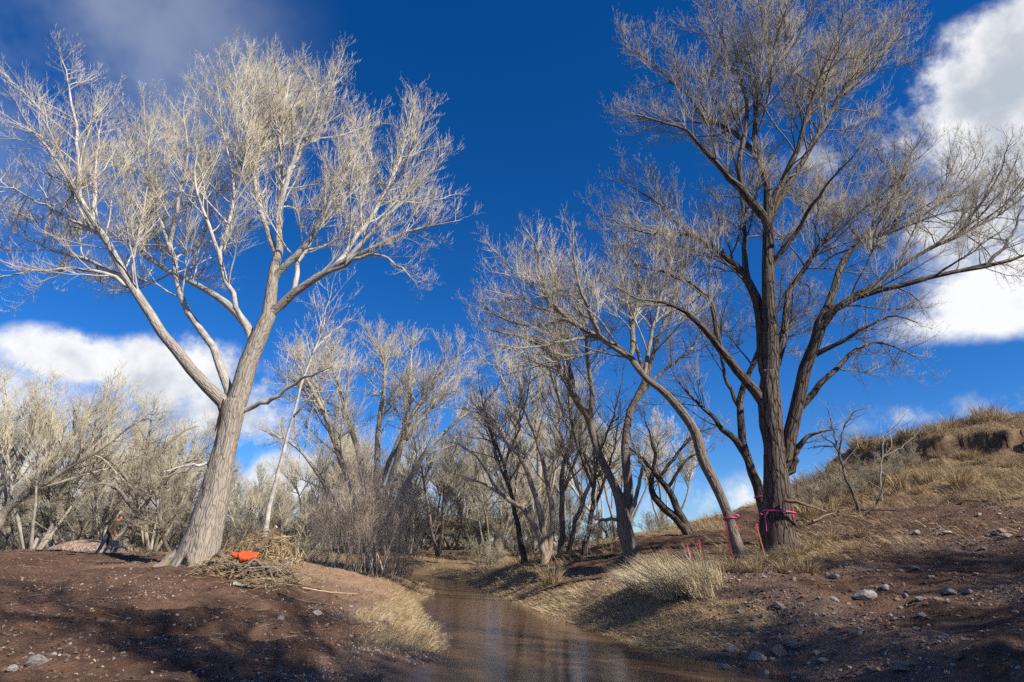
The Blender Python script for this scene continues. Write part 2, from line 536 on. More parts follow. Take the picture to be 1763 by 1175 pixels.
grav = k.n('ShaderNodeAttribute', attribute_name='gravel').outputs['Fac']
wet = k.n('ShaderNodeAttribute', attribute_name='wet').outputs['Fac']
n1, n2, n3 = k.noise(pos, .8, 5), k.noise(pos, 6.0, 6, .65), k.noise(pos, 38.0, 5, .7)
dirt = k.mix(k.ramp(n1, .3, .7), (.107, .060, .040), (.19, .115, .077))
dirt = k.mix(k.ramp(n2, .35, .7, 0, .7), dirt, (.078, .042, .028))
dirt = k.mix(k.ramp(n3, .55, .75, 0, .55), dirt, (.30, .20, .15))
vor = k.n('ShaderNodeTexVoronoi', feature='F1', i_Vector=pos, i_Scale=26.0)
peb = k.mix(k.ramp(vor.outputs['Distance'], .2, .55), vor.outputs['Color'], (.07, .045, .035))
pebc = k.mix(.82, peb, (.23, .155, .115))
c = k.mix(k.math('MULTIPLY', k.ramp(grav, .2, .8), .6), dirt, pebc)
sandm = k.n('ShaderNodeAttribute', attribute_name='sand').outputs['Fac']
c = k.mix(k.math('MULTIPLY', sandm, .85, clamp=True), c, k.mix(n3, (.27, .165, .105), (.40, .265, .175)))
lines = k.noise(k.n('ShaderNodeMapping', i_Vector=pos, i_Scale=(6.0, 40.0, 30.0), i_Rotation=(0, 0, .6)).outputs[0], 1.0, 5, .7)
strc = k.mix(k.ramp(lines, .3, .7), (.17, .105, .06), (.42, .31, .175))
c = k.mix(k.math('MULTIPLY', straw, k.ramp(n2, .25, .55, .35, .95)), c, strc)
c = k.mix(k.math('MULTIPLY', wet, .85), c, (.035, .021, .014))
hmix = k.math('ADD', k.math('MULTIPLY', n2, .6), k.math('ADD', k.math('MULTIPLY', n3, .45), k.math('MULTIPLY', vor.outputs['Distance'], -.35)))
finish(k, c, .92, hmix, .9, .05, .15)
me.materials.append(m)
ground = tag(mesh_obj('ground', me), 'red-brown dirt banks and hillside with straw and gravel', None, None, 'structure')

# water of the stream: one sheet a little wider than its bed
wp = RIVER.copy()
wx, wy = axis([(-42, -6, 1.5), (-6, 8, .25)]), axis([(-12, 3, 1.5), (3, 28, .25), (28, 43, 1.0)])
WX, WY = np.meshgrid(wx, wy)
ii = np.arange(WX.size).reshape(WX.shape)
wq = np.stack([ii[:-1, :-1], ii[:-1, 1:], ii[1:, 1:], ii[1:, :-1]], -1).reshape(-1, 4)
wsd = poly_sd(WX.ravel(), WY.ravel(), RIVER)
keep = (wsd[wq] < .5).any(1)
used = np.unique(wq[keep])
remap = np.full(WX.size, -1)
remap[used] = np.arange(len(used))
wme = mesh_from('water', np.stack([WX.ravel(), WY.ravel(), np.full(WX.size, .012)], 1)[used], remap[wq[keep]])
m, k = new_mat('muddy_water')
pos = k.n('ShaderNodeNewGeometry').outputs['Position']
r1 = k.noise(k.n('ShaderNodeMapping', i_Vector=pos, i_Scale=(1.6, 5.0, 1.0)).outputs[0], 1.0, 4, .5)
r2 = k.noise(k.n('ShaderNodeMapping', i_Vector=pos, i_Scale=(5.0, 16.0, 1.0)).outputs[0], 1.0, 3, .5)
mud = k.mix(k.noise(pos, .6, 4), (.11, .058, .036), (.155, .086, .054))
finish(k, mud, .13, k.math('ADD', k.math('MULTIPLY', r1, .7), k.math('MULTIPLY', r2, .3)), .10, .05, .35)
wme.materials.append(m)
tag(mesh_obj('water', wme), 'shallow muddy brown stream winding between the banks', None, None, 'structure')


# ------------------------------------------------------------------ trees
def interp_rows(A, pid, t):
    K = A.shape[1]
    f = np.clip(t, 0, 1) * (K - 1)
    i = np.minimum(f.astype(int), K - 2)
    w = f - i
    if A.ndim == 3:
        w = w[:, None]
    return A[pid, i] * (1 - w) + A[pid, i + 1] * w


def spawn(P, R, rg, spacing, t0=.1, ratio=.4, Lmin=.2, Lmax=2.0, ang=36, angj=10, up=.25, wig=.12, K=5, rk=.012, rmin=.003, upb=.35, tpow=.85, rcap=.62):
    L = np.linalg.norm(np.diff(P, axis=1), axis=2).sum(1)
    t0 = np.broadcast_to(np.asarray(t0, float), L.shape)
    e = L * (1 - t0) / spacing
    n = np.maximum(1, np.floor(e + rg.random(len(L)))).astype(int)
    pid = np.repeat(np.arange(len(L)), n)
    M = len(pid)
    t = t0[pid] + (1 - t0[pid]) * rg.random(M) ** tpow * .985
    pos, r = interp_rows(P, pid, t), interp_rows(R, pid, t)
    T = norm(interp_rows(np.gradient(P, axis=1), pid, t))
    ln = np.clip(ratio * L[pid] * (.20 + .95 * (1 - t)) * rg.uniform(.6, 1.3, M), Lmin, Lmax)
    q = rg.normal(size=(M, 3))
    q[:, 2] += upb
    q = norm(q - (q * T).sum(1, keepdims=True) * T)
    a = np.radians(ang + angj * rg.normal(size=M))[:, None]
    d = np.cos(a) * T + np.sin(a) * q
    pts = np.zeros((M, K, 3))
    pts[:, 0] = pos
    st = (ln / (K - 1))[:, None]
    for kk in range(1, K):
        d = norm(d + np.array([0, 0, up]) * (1.0 / (K - 1)) * 2 + wig * rg.normal(size=(M, 3)))
        pts[:, kk] = pts[:, kk - 1] + d * st
    r0 = np.maximum(np.minimum(r * rcap, rk * ln ** 1.15 + rmin), rmin * .8)
    rad = r0[:, None] * (1 - np.linspace(0, .8, K)[None])
    return pts, np.maximum(rad, rmin * .45)


SLIM = .80


def limb3d(trace, dy, Y, n=16, jit=.02, rg=rng, tap=.3):
    """trace: [(px, py, r_px)...]; the limb drifts dy metres in depth along its length, starting at depth Y."""
    m_ = len(trace)
    P = []
    for i, (px, py, r) in enumerate(trace):
        u = i / (m_ - 1)
        yy = Y + dy * u ** 1.2
        w = W(px, py, yy)
        rr = ray(px, py)
        P.append((*w, SLIM * r * (1 - tap * u) * (yy / rr[1]) / FPX))
    S = spline(P, n)
    S[1:-1, :3] += rg.normal(size=(n - 2, 3)) * jit
    return S[:, :3], np.maximum(S[:, 3], .004)


def trunk_mesh(name, P, R, mat, sides=28, step=.05, relief=.02, flare=None, seed=0, freq=9.0):
    """thick furrowed stem with real ridges; flare widens the foot into root buttresses."""
    L = np.linalg.norm(np.diff(P, axis=0), axis=1).sum()
    n = max(6, int(L / step))
    S = spline(np.column_stack([P, R]), n)
    P2, R2 = S[:, :3], S[:, 3]
    T = norm(np.gradient(P2, axis=0))
    a = norm(np.cross(norm(P2[-1] - P2[0]), np.array([.3, 1.0, 0.05])))
    n1 = norm(a - (T * a).sum(1, keepdims=True) * T)
    n2 = np.cross(T, n1)
    th = np.arange(sides) * 2 * math.pi / sides
    s = np.concatenate([[0], np.cumsum(np.linalg.norm(np.diff(P2, axis=0), axis=1))])
    ct, sn = np.cos(th), np.sin(th)
    bco = np.stack([R2[:, None] * ct, R2[:, None] * sn, np.broadcast_to(s[:, None], (n, sides))], -1).reshape(-1, 3)
    q = bco * np.array([freq, freq, freq * .16])
    q[:, 0] += .5 * vnoise(bco * 3.0, seed + 5)
    rel = (1 - np.abs(vnoise(q, seed))) * relief + fbm(bco * np.array([1.6, 1.6, .8]), 2, seed + 3) * relief * 1.2
    rel = rel.reshape(n, sides)
    rr = R2[:, None] + rel * np.clip(R2 / .25, .15, 1)[:, None] - relief * .5
    if flare:
        amt, hgt_, lobes, ph = flare
        fl = np.exp(-s / hgt_)[:, None] * amt * (1 + .55 * np.cos(lobes * th + ph) + .3 * np.cos((lobes + 2) * th + ph * 2.3))[None]
        rr = rr + np.maximum(fl, 0)
    V = (P2[:, None] + rr[..., None] * (ct[None, :, None] * n1[:, None] + sn[None, :, None] * n2[:, None])).reshape(-1, 3)
    i = np.arange(n * sides).reshape(n, sides)
    Q = np.stack([i[:-1], np.roll(i, -1, 1)[:-1], np.roll(i, -1, 1)[1:], i[1:]], -1).reshape(-1, 4)
    V = np.vstack([V, P2[-1] + T[-1] * R2[-1] * .4])
    Tt = np.stack([i[-1], np.roll(i[-1], -1), np.full(sides, len(V) - 1)], -1)
    brad = np.concatenate([np.repeat(R2, sides), [R2[-1]]])
    return mesh_from(name, V, Q, Tt, {'brad': brad, 'bco': np.vstack([bco, [[0, 0, s[-1]]]])}, mat)


HERO = [dict(spacing=.21, ratio=.46, Lmin=.5, Lmax=3.4, ang=42, angj=12, up=.15, wig=.11, K=8, rk=.0058, rmin=.0055, tpow=.72),
        dict(spacing=.064, t0=.24, ratio=.50, Lmin=.35, Lmax=1.5, ang=42, angj=13, up=.24, wig=.13, K=4, rk=.005, rmin=.0033, tpow=.8),
        dict(spacing=.074, t0=.08, ratio=.42, Lmin=.14, Lmax=.5, ang=38, angj=15, up=.36, wig=.14, K=2, rk=.006, rmin=.0031)]


def spec(base, **over):
    out = [dict(d) for d in base]
    for kk, v in over.items():
        for d, vv in zip(out, v if isinstance(v, (list, tuple)) else [v] * len(out)):
            if vv is not None:
                d[kk] = vv
    return out


def build_tree(name, label, limbs, mat, levels, rg, trunk=None, group=None, t0s=None, cat='tree', limb_parts=True, sides=9, base=None):
    """limbs: list of (P (K,3), R (K)); trunk: mesh or None."""
    o0 = base if base is not None else limbs[0][0][0]
    root = thing(name, label, cat, o0, group)
    off = np.asarray(o0, float)
    if trunk is not None:
        trunk.transform(Matrix.Translation(Vector([-v for v in off])))
        mesh_obj('trunk', trunk, root)
    PL = np.stack([l[0] for l in limbs])
    RL = np.stack([l[1] for l in limbs])
    for i in range(len(limbs)):
        s = Soup()
        s.tubes(PL[i:i + 1] - off, RL[i:i + 1], sides, bark=True)
        mesh_obj('branch' if (trunk is not None or i) else 'trunk', s.mesh('branch', mat, bark=True), root)
    cr = Soup()
    P, R = PL, RL
    tot = 0
    for li, lv in enumerate(levels):
        lv = dict(lv)
        if li == 0 and t0s is not None:
            lv['t0'] = np.asarray(t0s)
        P, R = spawn(P, R, rg, **lv)
        cr.tubes(P - off, R, 5 if li == 0 else 3)
        tot += len(P)
    print(name, tot)
    mesh_obj('crown', cr.mesh('crown', mat), root)
    return root


# ---- the big pale cottonwood on the left bank
Yt = 13.0
tr_px = [(326, 990, 36), (336, 966, 36), (348, 930, 35), (362, 880, 31), (376, 820, 26.5), (390, 760, 24), (399, 718, 24), (406, 690, 22)]
tp, tr_ = limb3d(tr_px, 0, Yt, 24, 0.0, tap=0)
tp[0, 2] -= .15
ltrunk = trunk_mesh('trunk', tp, tr_, M_BARK_PALE, 44, .04, .034, (.24, .30, 5, .7), 3, 11.0)
LT_R = tr_.copy()
LT = [  # trace, depth drift, bare fraction
    ([(402, 712, 18), (372, 682, 14), (335, 645, 12.5), (290, 590, 11.5), (250, 530, 10.5), (225, 490, 9.5), (190, 430, 8.5), (160, 380, 7.5), (125, 320, 5.5), (95, 272, 4), (58, 230, 2.5), (20, 200, 1.2)], -1.6, .40),
    ([(138, 345, 5), (136, 300, 4.4), (133, 240, 3.6), (122, 165, 2.5), (104, 92, 1)], -1.4 + 1.4, .12),
    ([(160, 380, 5), (164, 345, 4), (164, 300, 3), (170, 250, 2), (176, 190, .8)], .8, .15),
    ([(400, 704, 10.5), (388, 655, 9.5), (362, 592, 8.5), (325, 540, 7.5), (306, 480, 6.5), (291, 420, 5.8), (266, 350, 4.2), (250, 290, 2.6), (262, 200, 1)], 1.6, .34),
    ([(291, 425, 5), (306, 350, 4), (322, 270, 3), (318, 200, 2), (312, 150, .8)], -1.2, .2),
    ([(406, 700, 22), (424, 640, 20), (440, 590, 19), (458, 548, 17), (468, 490, 13), (478, 420, 10), (482, 340, 7.5), (481, 240, 5), (492, 170, 3), (500, 112, 1)], .4, .48),
    ([(458, 548, 10), (497, 512, 9.5), (540, 482, 8.5), (580, 457, 7.5), (640, 428, 5.8), (700, 402, 4), (755, 386, 2.4), (797, 378, 1)], -1.4, .30),
    ([(575, 462, 6), (606, 420, 5.5), (652, 352, 4.6), (690, 272, 3), (714, 168, 1)], 1.6, .15),
    ([(560, 470, 5), (640, 440, 4), (690, 460, 2.4), (716, 490, 1)], -1.2, .3),
    ([(470, 478, 8), (502, 448, 7.2), (540, 400, 6.2), (572, 342, 5), (604, 285, 3.5), (630, 222, 2), (640, 190, .9)], -1.2, .15),
    ([(600, 440, 5), (660, 380, 4), (720, 320, 2.8), (768, 262, 1)], -.4, .15),
    ([(439, 597, 10), (408, 541, 9), (357, 505, 7.5), (306, 475, 6), (255, 444, 4.5), (204, 408, 2.8), (150, 390, 1)], 2.8, .3),
    ([(432, 585, 6.5), (415, 545, 6), (385, 470, 5.4), (372, 430, 5), (355, 375, 4), (335, 300, 2.8), (345, 220, 1)], -1.3, .3),
    ([(376, 440, 4), (395, 375, 3.6), (400, 300, 2.8), (380, 210, 1.8), (372, 120, .8)], 1.0, .15),
    ([(478, 445, 7), (452, 370, 6), (428, 255, 4.4), (416, 165, 2.6), (398, 92, 1)], 1.2, .14),
    ([(482, 365, 6), (502, 280, 4.6), (542, 195, 3), (586, 118, 1)], -1.0, .12),
    ([(480, 330, 4.4), (520, 250, 3.6), (545, 175, 2.2), (524, 112, .9)], 1.7, .12),
    ([(228, 495, 5), (180, 472, 4.2), (100, 464, 3), (0, 474, 1.6), (-60, 470, .8)], -1.0, .3),
    ([(216, 480, 5), (150, 448, 4), (80, 428, 2.8), (10, 372, 1)], 1.6, .2),
    ([(172, 404, 4.5), (110, 370, 3.6), (40, 335, 2.4), (-30, 290, 1)], 1.2, .15),
    ([(428, 704, 5.5), (470, 686, 5), (512, 656, 4.2), (545, 642, 3), (580, 628, 1)], -.9, .45),
    ([(368, 800, 5), (345, 800, 4.2), (318, 802, 3.4), (276, 815, 1.6)], -.6, .2),
    ([(505, 508, 6), (520, 440, 5), (560, 380, 3.6), (610, 330, 2.4), (660, 290, 1)], 2.0, .15),
]


def traced(TR, Y0, n=18, jit=.022, rg=rng, trunk=None):
    """limbs from traces; a limb leaves its parent at the parent's own depth and is rooted inside the parent's wood."""
    limbs, t0s = [], []
    for trc, dy, bare in TR:
        best, root = Y0, None
        have = [l for l in limbs] + ([trunk] if trunk is not None else [])
        if have:
            q = W(trc[0][0], trc[0][1], Y0)
            allp = np.concatenate([l[0][:-1] for l in have])
            low = np.concatenate([np.maximum(np.arange(len(l[0]) - 1) - 1, 0) + o_ for l, o_ in zip(have, np.cumsum([0] + [len(l[0]) - 1 for l in have[:-1]]))])
            dd = np.hypot(allp[:, 0] / allp[:, 1] - q[0] / q[1], (allp[:, 2] - EYE) / allp[:, 1] - (q[2] - EYE) / q[1])
            if dd.min() < .06:
                j = dd.argmin()
                best = allp[j][1]
                root = allp[low[j]]
        P, R = limb3d(trc, dy, best, n, jit, rg)
        if root is not None and np.linalg.norm(root - P[0]) < 1.6:
            S_ = spline(np.column_stack([np.vstack([root[None], P]), np.concatenate([[R[0]], R])]), n)
            P, R = S_[:, :3], S_[:, 3]
        limbs.append((P, R))
        t0s.append(bare)
    return limbs, t0s


limbs, t0s = traced(LT, Yt, trunk=(tp, tr_))
left_tree = build_tree('cottonwood_tree', 'large pale leaning cottonwood with bare white branches beside the orange bag', limbs, M_BARK_PALE, spec(HERO, spacing=[.235, .064, .076]), np.random.default_rng(5), ltrunk, t0s=t0s, base=tp[0])

# ---- the dark cottonwood on the right bank
Yr = 14.0
rt_px = [(1347, 968, 33), (1346, 955, 32), (1343, 920, 29), (1340, 870, 27), (1333, 780, 23.5), (1326, 700, 20), (1326, 640, 18)]
rp, rr_ = limb3d(rt_px, 0, Yr, 22, 0.0, tap=0)
rtrunk = trunk_mesh('trunk', rp, rr_, M_BARK_DARK, 40, .045, .04, (.16, .25, 6, .3), 9, 9.0)
RT = [
    ([(1326, 650, 18), (1326, 600, 17), (1325, 520, 15), (1321, 450, 14), (1322, 385, 12), (1323, 335, 10), (1316, 297, 8.5), (1300, 250, 7), (1298, 211, 6), (1312, 172, 5), (1324, 117, 3.6), (1320, 39, 2), (1312, -40, 1)], .4, .45),
    ([(1322, 383, 10), (1300, 356, 9.5), (1273, 325, 8.5), (1242, 293, 7), (1210, 258, 5.6), (1179, 223, 4.5), (1144, 211, 3.6), (1108, 200, 2.6), (1066, 192, 1)], -1.4, .2),
    ([(1322, 315, 8), (1308, 276, 7), (1289, 250, 6.4), (1257, 223, 5.4), (1210, 200, 4.4), (1187, 168, 3.6), (1152, 137, 2.8), (1110, 100, 2), (1070, 70, 1)], 1.4, .2),
    ([(1328, 356, 8), (1351, 305, 7), (1375, 254, 6), (1390, 196, 4.8), (1414, 129, 3.4), (1441, 59, 2.2), (1465, -10, 1)], -1.0, .2),
    ([(1334, 362, 7.5), (1371, 297, 6.6), (1402, 243, 5.6), (1430, 196, 4.6), (1469, 141, 3.4), (1516, 94, 2.2), (1563, 55, 1)], 1.6, .2),
    ([(1276, 328, 7), (1273, 274, 6), (1285, 219, 5), (1281, 157, 4), (1257, 98, 3), (1234, 50, 2), (1210, -10, 1)], 1.0, .15),
    ([(1312, 690, 12), (1282, 655, 10.5), (1252, 617, 9.5), (1227, 583, 9), (1205, 557, 7.5), (1180, 536, 6), (1140, 520, 4.6), (1096, 514, 3.2), (1040, 480, 1.2)], -1.2, .42),
    ([(1235, 592, 7), (1232, 545, 6.4), (1220, 515, 5.8), (1203, 497, 5), (1180, 485, 4.2), (1140, 468, 3.2), (1095, 455, 2.2), (1050, 400, 1)], 1.6, .2),
    ([(1318, 655, 12), (1312, 604, 12), (1308, 528, 11), (1284, 477, 9.5), (1257, 450, 8), (1227, 426, 6.8), (1197, 408, 5.6), (1165, 380, 4.2), (1120, 340, 2.8), (1050, 300, 1)], 1.8, .32),
    ([(1285, 480, 7), (1280, 430, 6), (1282, 400, 5.4), (1277, 335, 4.4), (1262, 270, 3), (1240, 200, 1.4)], 2.0, .2),
    ([(1200, 410, 4.5), (1150, 400, 3.6), (1090, 395, 2.5), (1020, 360, 1)], -1.8, .15),
    ([(1352, 800, 15), (1363, 724, 14.5), (1384, 655, 14), (1401, 592, 12.5), (1412, 557, 11), (1435, 532, 9.5), (1478, 511, 8.5), (1529, 494, 7.5), (1584, 485, 6.6), (1648, 468, 5.6), (1712, 455, 4.4), (1765, 440, 3), (1830, 415, 1)], -2.2, .42),
    ([(1404, 570, 9), (1431, 511, 8.4), (1444, 472, 7.6), (1461, 438, 6.8), (1486, 413, 5.6), (1537, 400, 4.6), (1580, 375, 3.4), (1640, 330, 2.2), (1700, 270, 1)], 1.8, .3),
    ([(1535, 400, 4.4), (1551, 350, 4), (1548, 315, 3.4), (1560, 280, 2.4), (1600, 220, 1)], -.9, .12),
    ([(1548, 325, 3), (1525, 285, 2.2), (1500, 245, 1)], .6, .1),
    ([(1440, 530, 7), (1486, 502, 6.4), (1533, 472, 5.4), (1584, 438, 4.4), (1648, 408, 3.4), (1720, 370, 2.4), (1790, 320, 1)], .8, .3),
    ([(1648, 408, 3.6), (1690, 350, 3), (1720, 300, 2), (1740, 240, 1)], -1.0, .1),
    ([(1700, 455, 4), (1735, 415, 3.2), (1765, 350, 2)], .8, .1),
    ([(1378, 700, 8), (1405, 672, 7), (1435, 638, 6), (1469, 608, 4.8), (1500, 590, 3.6), (1550, 600, 2.2), (1595, 630, 1)], 1.0, .35),
    ([(1395, 617, 6), (1435, 596, 5), (1478, 570, 4), (1542, 545, 2.6), (1590, 560, 1)], -1.4, .25),
    ([(1345, 600, 8), (1352, 550, 7.6), (1358, 510, 6.8), (1384, 464, 5.8), (1410, 425, 4.8), (1431, 395, 3.8), (1455, 330, 2.6), (1480, 270, 1)], 2.4, .3),
    ([(1362, 812, 8), (1376, 770, 7), (1390, 752, 5), (1420, 742, 2.4), (1450, 738, 1)], -.6, .4),
    ([(1324, 470, 7), (1370, 400, 5.6), (1400, 350, 4.2), (1440, 300, 2.8), (1490, 240, 1)], -2.0, .2),
]
DARK = spec(HERO, up=[.12, .2, .26], wig=[.12, .14, .16])
limbs, t0s = traced(RT, Yr, trunk=(rp, rr_))
right_tree = build_tree('cottonwood_tree', 'tall dark furrowed cottonwood on the right bank with a pink tape band', limbs, M_BARK_DARK, DARK, np.random.default_rng(6), rtrunk, t0s=t0s, base=rp[0])


def stem_tree(name, label, TR, Y, mat, levels, seed, group=None, furrow=.02, sink=.25):
    """a traced tree whose first limb is its stem (built with relief)."""
    rg = np.random.default_rng(seed)
    limbs, t0s = traced(TR, Y, 18, .02, rg)
    P, R = limbs[0]
    P[0, 2] -= sink
    tm = trunk_mesh('trunk', P.copy(), R.copy(), mat, 20, .09, furrow, (R[0] * .35, .3, 5, seed * 1.0), seed, 10.0)
    o = build_tree(name, label, limbs, mat, levels, rg, tm, group, t0s, base=P[0])
    for c in o.children:               # the first limb is the trunk itself
        if c.name.startswith('branch'):
            bpy.data.objects.remove(c)
            break
    return o, limbs


MIDL = spec(HERO, spacing=[.20, .088, .082], rmin=[.007, .005, .0038])
T_R2, L_R2 = stem_tree('cottonwood_tree', 'dark slender trunk close behind the tall cottonwood, ringed by pink tape', [
    ([(1319, 935, 13), (1312, 867, 12), (1300, 827, 11.5), (1287, 791, 11), (1271, 762, 10), (1244, 740, 8), (1223, 715, 6.5), (1201, 694, 5), (1170, 660, 3), (1140, 600, 1)], .6, .45),
    ([(1280, 775, 9), (1274, 720, 8), (1272, 690, 7.5), (1283, 660, 7), (1296, 630, 6), (1310, 590, 4.6), (1340, 530, 3), (1350, 450, 1)], 1.4, .4),
    ([(1272, 700, 5), (1250, 650, 4), (1240, 580, 2.6), (1255, 500, 1)], .8, .2),
    ([(1290, 640, 4.4), (1320, 600, 3.4), (1370, 560, 2.2), (1420, 500, 1)], 1.5, .2)], 16.0, M_BARK_DARK, spec(MIDL, up=[.1, .18, .25]), 21)
T_R3, L_R3 = stem_tree('cottonwood_tree', 'long leaning trunk with a pink band, bent over toward the stream', [
    ([(1285, 978, 14), (1278, 967, 13.5), (1262, 908, 12.5), (1247, 865, 12), (1228, 829, 12), (1208, 785, 11.5), (1190, 735, 11), (1173, 706, 10.5), (1154, 684, 10), (1117, 654, 9.4), (1091, 624, 9), (1057, 594, 8), (1020, 579, 7), (971, 547, 5.4), (940, 515, 4), (905, 485, 2.6), (850, 440, 1)], 1.2, .52),
    ([(1085, 618, 6), (1092, 560, 5.4), (1100, 500, 4.4), (1095, 440, 3), (1085, 390, 1)], 1.4, .2),
    ([(1040, 587, 5.6), (1010, 530, 4.8), (990, 460, 3.4), (985, 380, 1)], -1.2, .2),
    ([(975, 550, 5), (915, 560, 3.8), (860, 545, 2.6), (812, 510, 1)], 1.0, .2),
    ([(945, 520, 4), (930, 470, 3.2), (920, 420, 2), (900, 390, .9)], -.8, .15),
    ([(1110, 650, 5), (1120, 580, 4.4), (1140, 510, 3.4), (1160, 430, 2), (1150, 370, 1)], .5, .2),
    ([(1020, 579, 4), (960, 590, 3.2), (900, 600, 2.2), (840, 590, 1)], -1.4, .2)], 13.5, M_BARK_MID, spec(DARK, spacing=[.16, .09, .075]), 22)
T_R4, L_R4 = stem_tree('cottonwood_tree', 'stout double-stemmed tree with a shaggy base at the stream bend', [
    ([(1090, 985, 18), (1087, 960, 17), (1080, 915, 16.5), (1072, 880, 16), (1055, 830, 11), (1027, 770, 10), (1016, 725, 9.4), (990, 684, 8.6), (967, 642, 7.5), (949, 609, 6.4), (919, 582, 5), (890, 560, 3.6), (840, 530, 1)], .8, .5),
    ([(1078, 890, 12), (1081, 825, 10.5), (1076, 766, 9.5), (1083, 717, 8.8), (1098, 680, 8), (1112, 650, 7), (1130, 590, 5.4), (1160, 520, 3.6), (1180, 440, 1)], 1.4, .45),
    ([(1016, 730, 6), (1018, 670, 5.4), (1010, 600, 4.4), (1000, 520, 3.2), (1020, 440, 1)], -.6, .2),
    ([(985, 680, 6), (975, 610, 5), (950, 540, 3.8), (930, 470, 2.4), (910, 420, 1)], 1.6, .2),
    ([(945, 605, 5), (900, 580, 3.8), (850, 570, 2.4), (815, 545, 1)], 1.2, .2),
    ([(1095, 690, 5), (1140, 640, 4), (1190, 600, 2.6), (1230, 540, 1)], 1.2, .2),
    ([(1080, 905, 6), (1096, 850, 5.4), (1108, 800, 4.4)], -.4, .6),
    ([(1066, 893, 4), (1040, 895, 4), (1020, 905, 3.4), (1008, 935, 2)], -.3, .3),
    ([(1112, 650, 4.4), (1090, 580, 3.8), (1080, 500, 2.6), (1060, 430, 1)], 1.8, .2)], 17.0, M_BARK_MID, spec(MIDL, spacing=[.18, .10, .08]), 23)
T_R5, L_R5 = stem_tree('cottonwood_tree', 'low leaning tree with two crossing stems on the straw slope', [
    ([(1190, 930, 12), (1173, 903, 10), (1145, 877, 9), (1128, 860, 8.4), (1121, 827, 7.2), (1128, 790, 5), (1115, 740, 3), (1105, 700, 1)], .4, .3),
    ([(1187, 915, 9), (1169, 879, 8.4), (1152, 846, 7.6), (1135, 824, 6.4), (1120, 804, 5), (1095, 780, 3), (1070, 760, 1)], -.5, .3),
    ([(1135, 822, 4), (1175, 770, 3.4), (1200, 745, 2.4), (1240, 735, 1)], .6, .2),
    ([(1150, 840, 4), (1185, 790, 3), (1220, 780, 1.2)], -.5, .2)], 20.0, M_BARK_DARK, spec(MIDL, spacing=[.14, .09, .08], ratio=[.5, .45, .45], up=[.0, .02, .05]), 24)

CREAM = spec(HERO, spacing=[.20, .088, .082], rmin=[.008, .006, .0048], Lmax=[3.2, 1.6, .8], rk=[.008, .008, .007])
SLIM = .62
T_M1, _ = stem_tree('cottonwood_tree', 'wide fan-shaped pale tree rising behind the reddish brush', [
    ([(640, 985, 15), (636, 930, 14), (630, 870, 12), (622, 800, 10), (606, 740, 8.6), (590, 690, 7), (575, 640, 4), (560, 585, 1)], .5, .5),
    ([(638, 940, 11), (610, 860, 10), (580, 770, 8.6), (548, 690, 6.6), (520, 640, 4), (490, 600, 1)], -1.2, .4),
    ([(640, 930, 11), (648, 840, 10), (652, 740, 8.4), (662, 660, 6), (655, 605, 3.4), (640, 570, 1)], 1.4, .4),
    ([(644, 940, 11), (668, 850, 10), (692, 760, 8.6), (724, 690, 6.6), (762, 640, 4), (800, 600, 1)], -.8, .4),
    ([(650, 930, 10), (690, 850, 9), (740, 770, 7), (792, 722, 4.6), (838, 690, 1.2)], 1.6, .4),
    ([(660, 820, 8), (700, 720, 6.6), (706, 650, 4.6), (712, 575, 1)], 1.2, .3),
    ([(624, 940, 8), (585, 880, 7.4), (540, 805, 6), (500, 762, 4.2), (446, 738, 1.2)], -1.4, .35),
    ([(600, 830, 6), (560, 720, 5), (540, 640, 3.4), (525, 570, 1)], 1.8, .3),
    ([(690, 770, 6), (740, 700, 4.4), (780, 650, 2.6), (825, 640, 1)], 2.0, .2)], 25.0, M_BARK_CREAM, CREAM, 25)
T_M2, _ = stem_tree('cottonwood_tree', 'upright pale-topped tree behind the stems at the bend', [
    ([(928, 975, 12), (918, 900, 11), (905, 830, 9.4), (895, 760, 8), (880, 700, 6), (860, 640, 3.4), (845, 590, 1)], .5, .4),
    ([(922, 910, 9), (900, 830, 8), (872, 760, 6.6), (840, 710, 4.6), (805, 690, 1.4)], -1.4, .35),
    ([(922, 900, 9), (928, 810, 8), (922, 720, 6.4), (905, 640, 4), (895, 585, 1)], 1.4, .35),
    ([(926, 920, 9), (950, 830, 8), (962, 740, 6.6), (960, 660, 4), (950, 600, 1)], 1.0, .35),
    ([(905, 830, 6), (890, 740, 5), (905, 660, 3.4), (930, 600, 1)], -1.6, .3)], 31.0, M_BARK_CREAM, spec(CREAM, spacing=[.26, .13, .1], rmin=[.01, .008, .006]), 26)
T_R6, _ = stem_tree('cottonwood_tree', 'rust-tinged tree sprawling left over the stream bend', [
    ([(938, 972, 11), (928, 920, 10), (905, 880, 8), (880, 862, 7), (855, 846, 6), (817, 828, 4.4), (770, 812, 1.4)], -1.0, .35),
    ([(940, 960, 10), (932, 900, 9), (918, 840, 8), (902, 800, 6.6), (878, 768, 5), (845, 728, 3), (810, 700, 1)], .6, .3),
    ([(944, 960, 9), (952, 890, 8), (940, 820, 7), (925, 760, 5.4), (900, 700, 3), (890, 650, 1)], 1.0, .3),
    ([(860, 850, 4), (830, 800, 3.4), (800, 770, 2.4), (770, 760, 1)], .8, .2)], 20.5, M_BARK_RED, spec(MIDL, spacing=[.18, .10, .085]), 27)
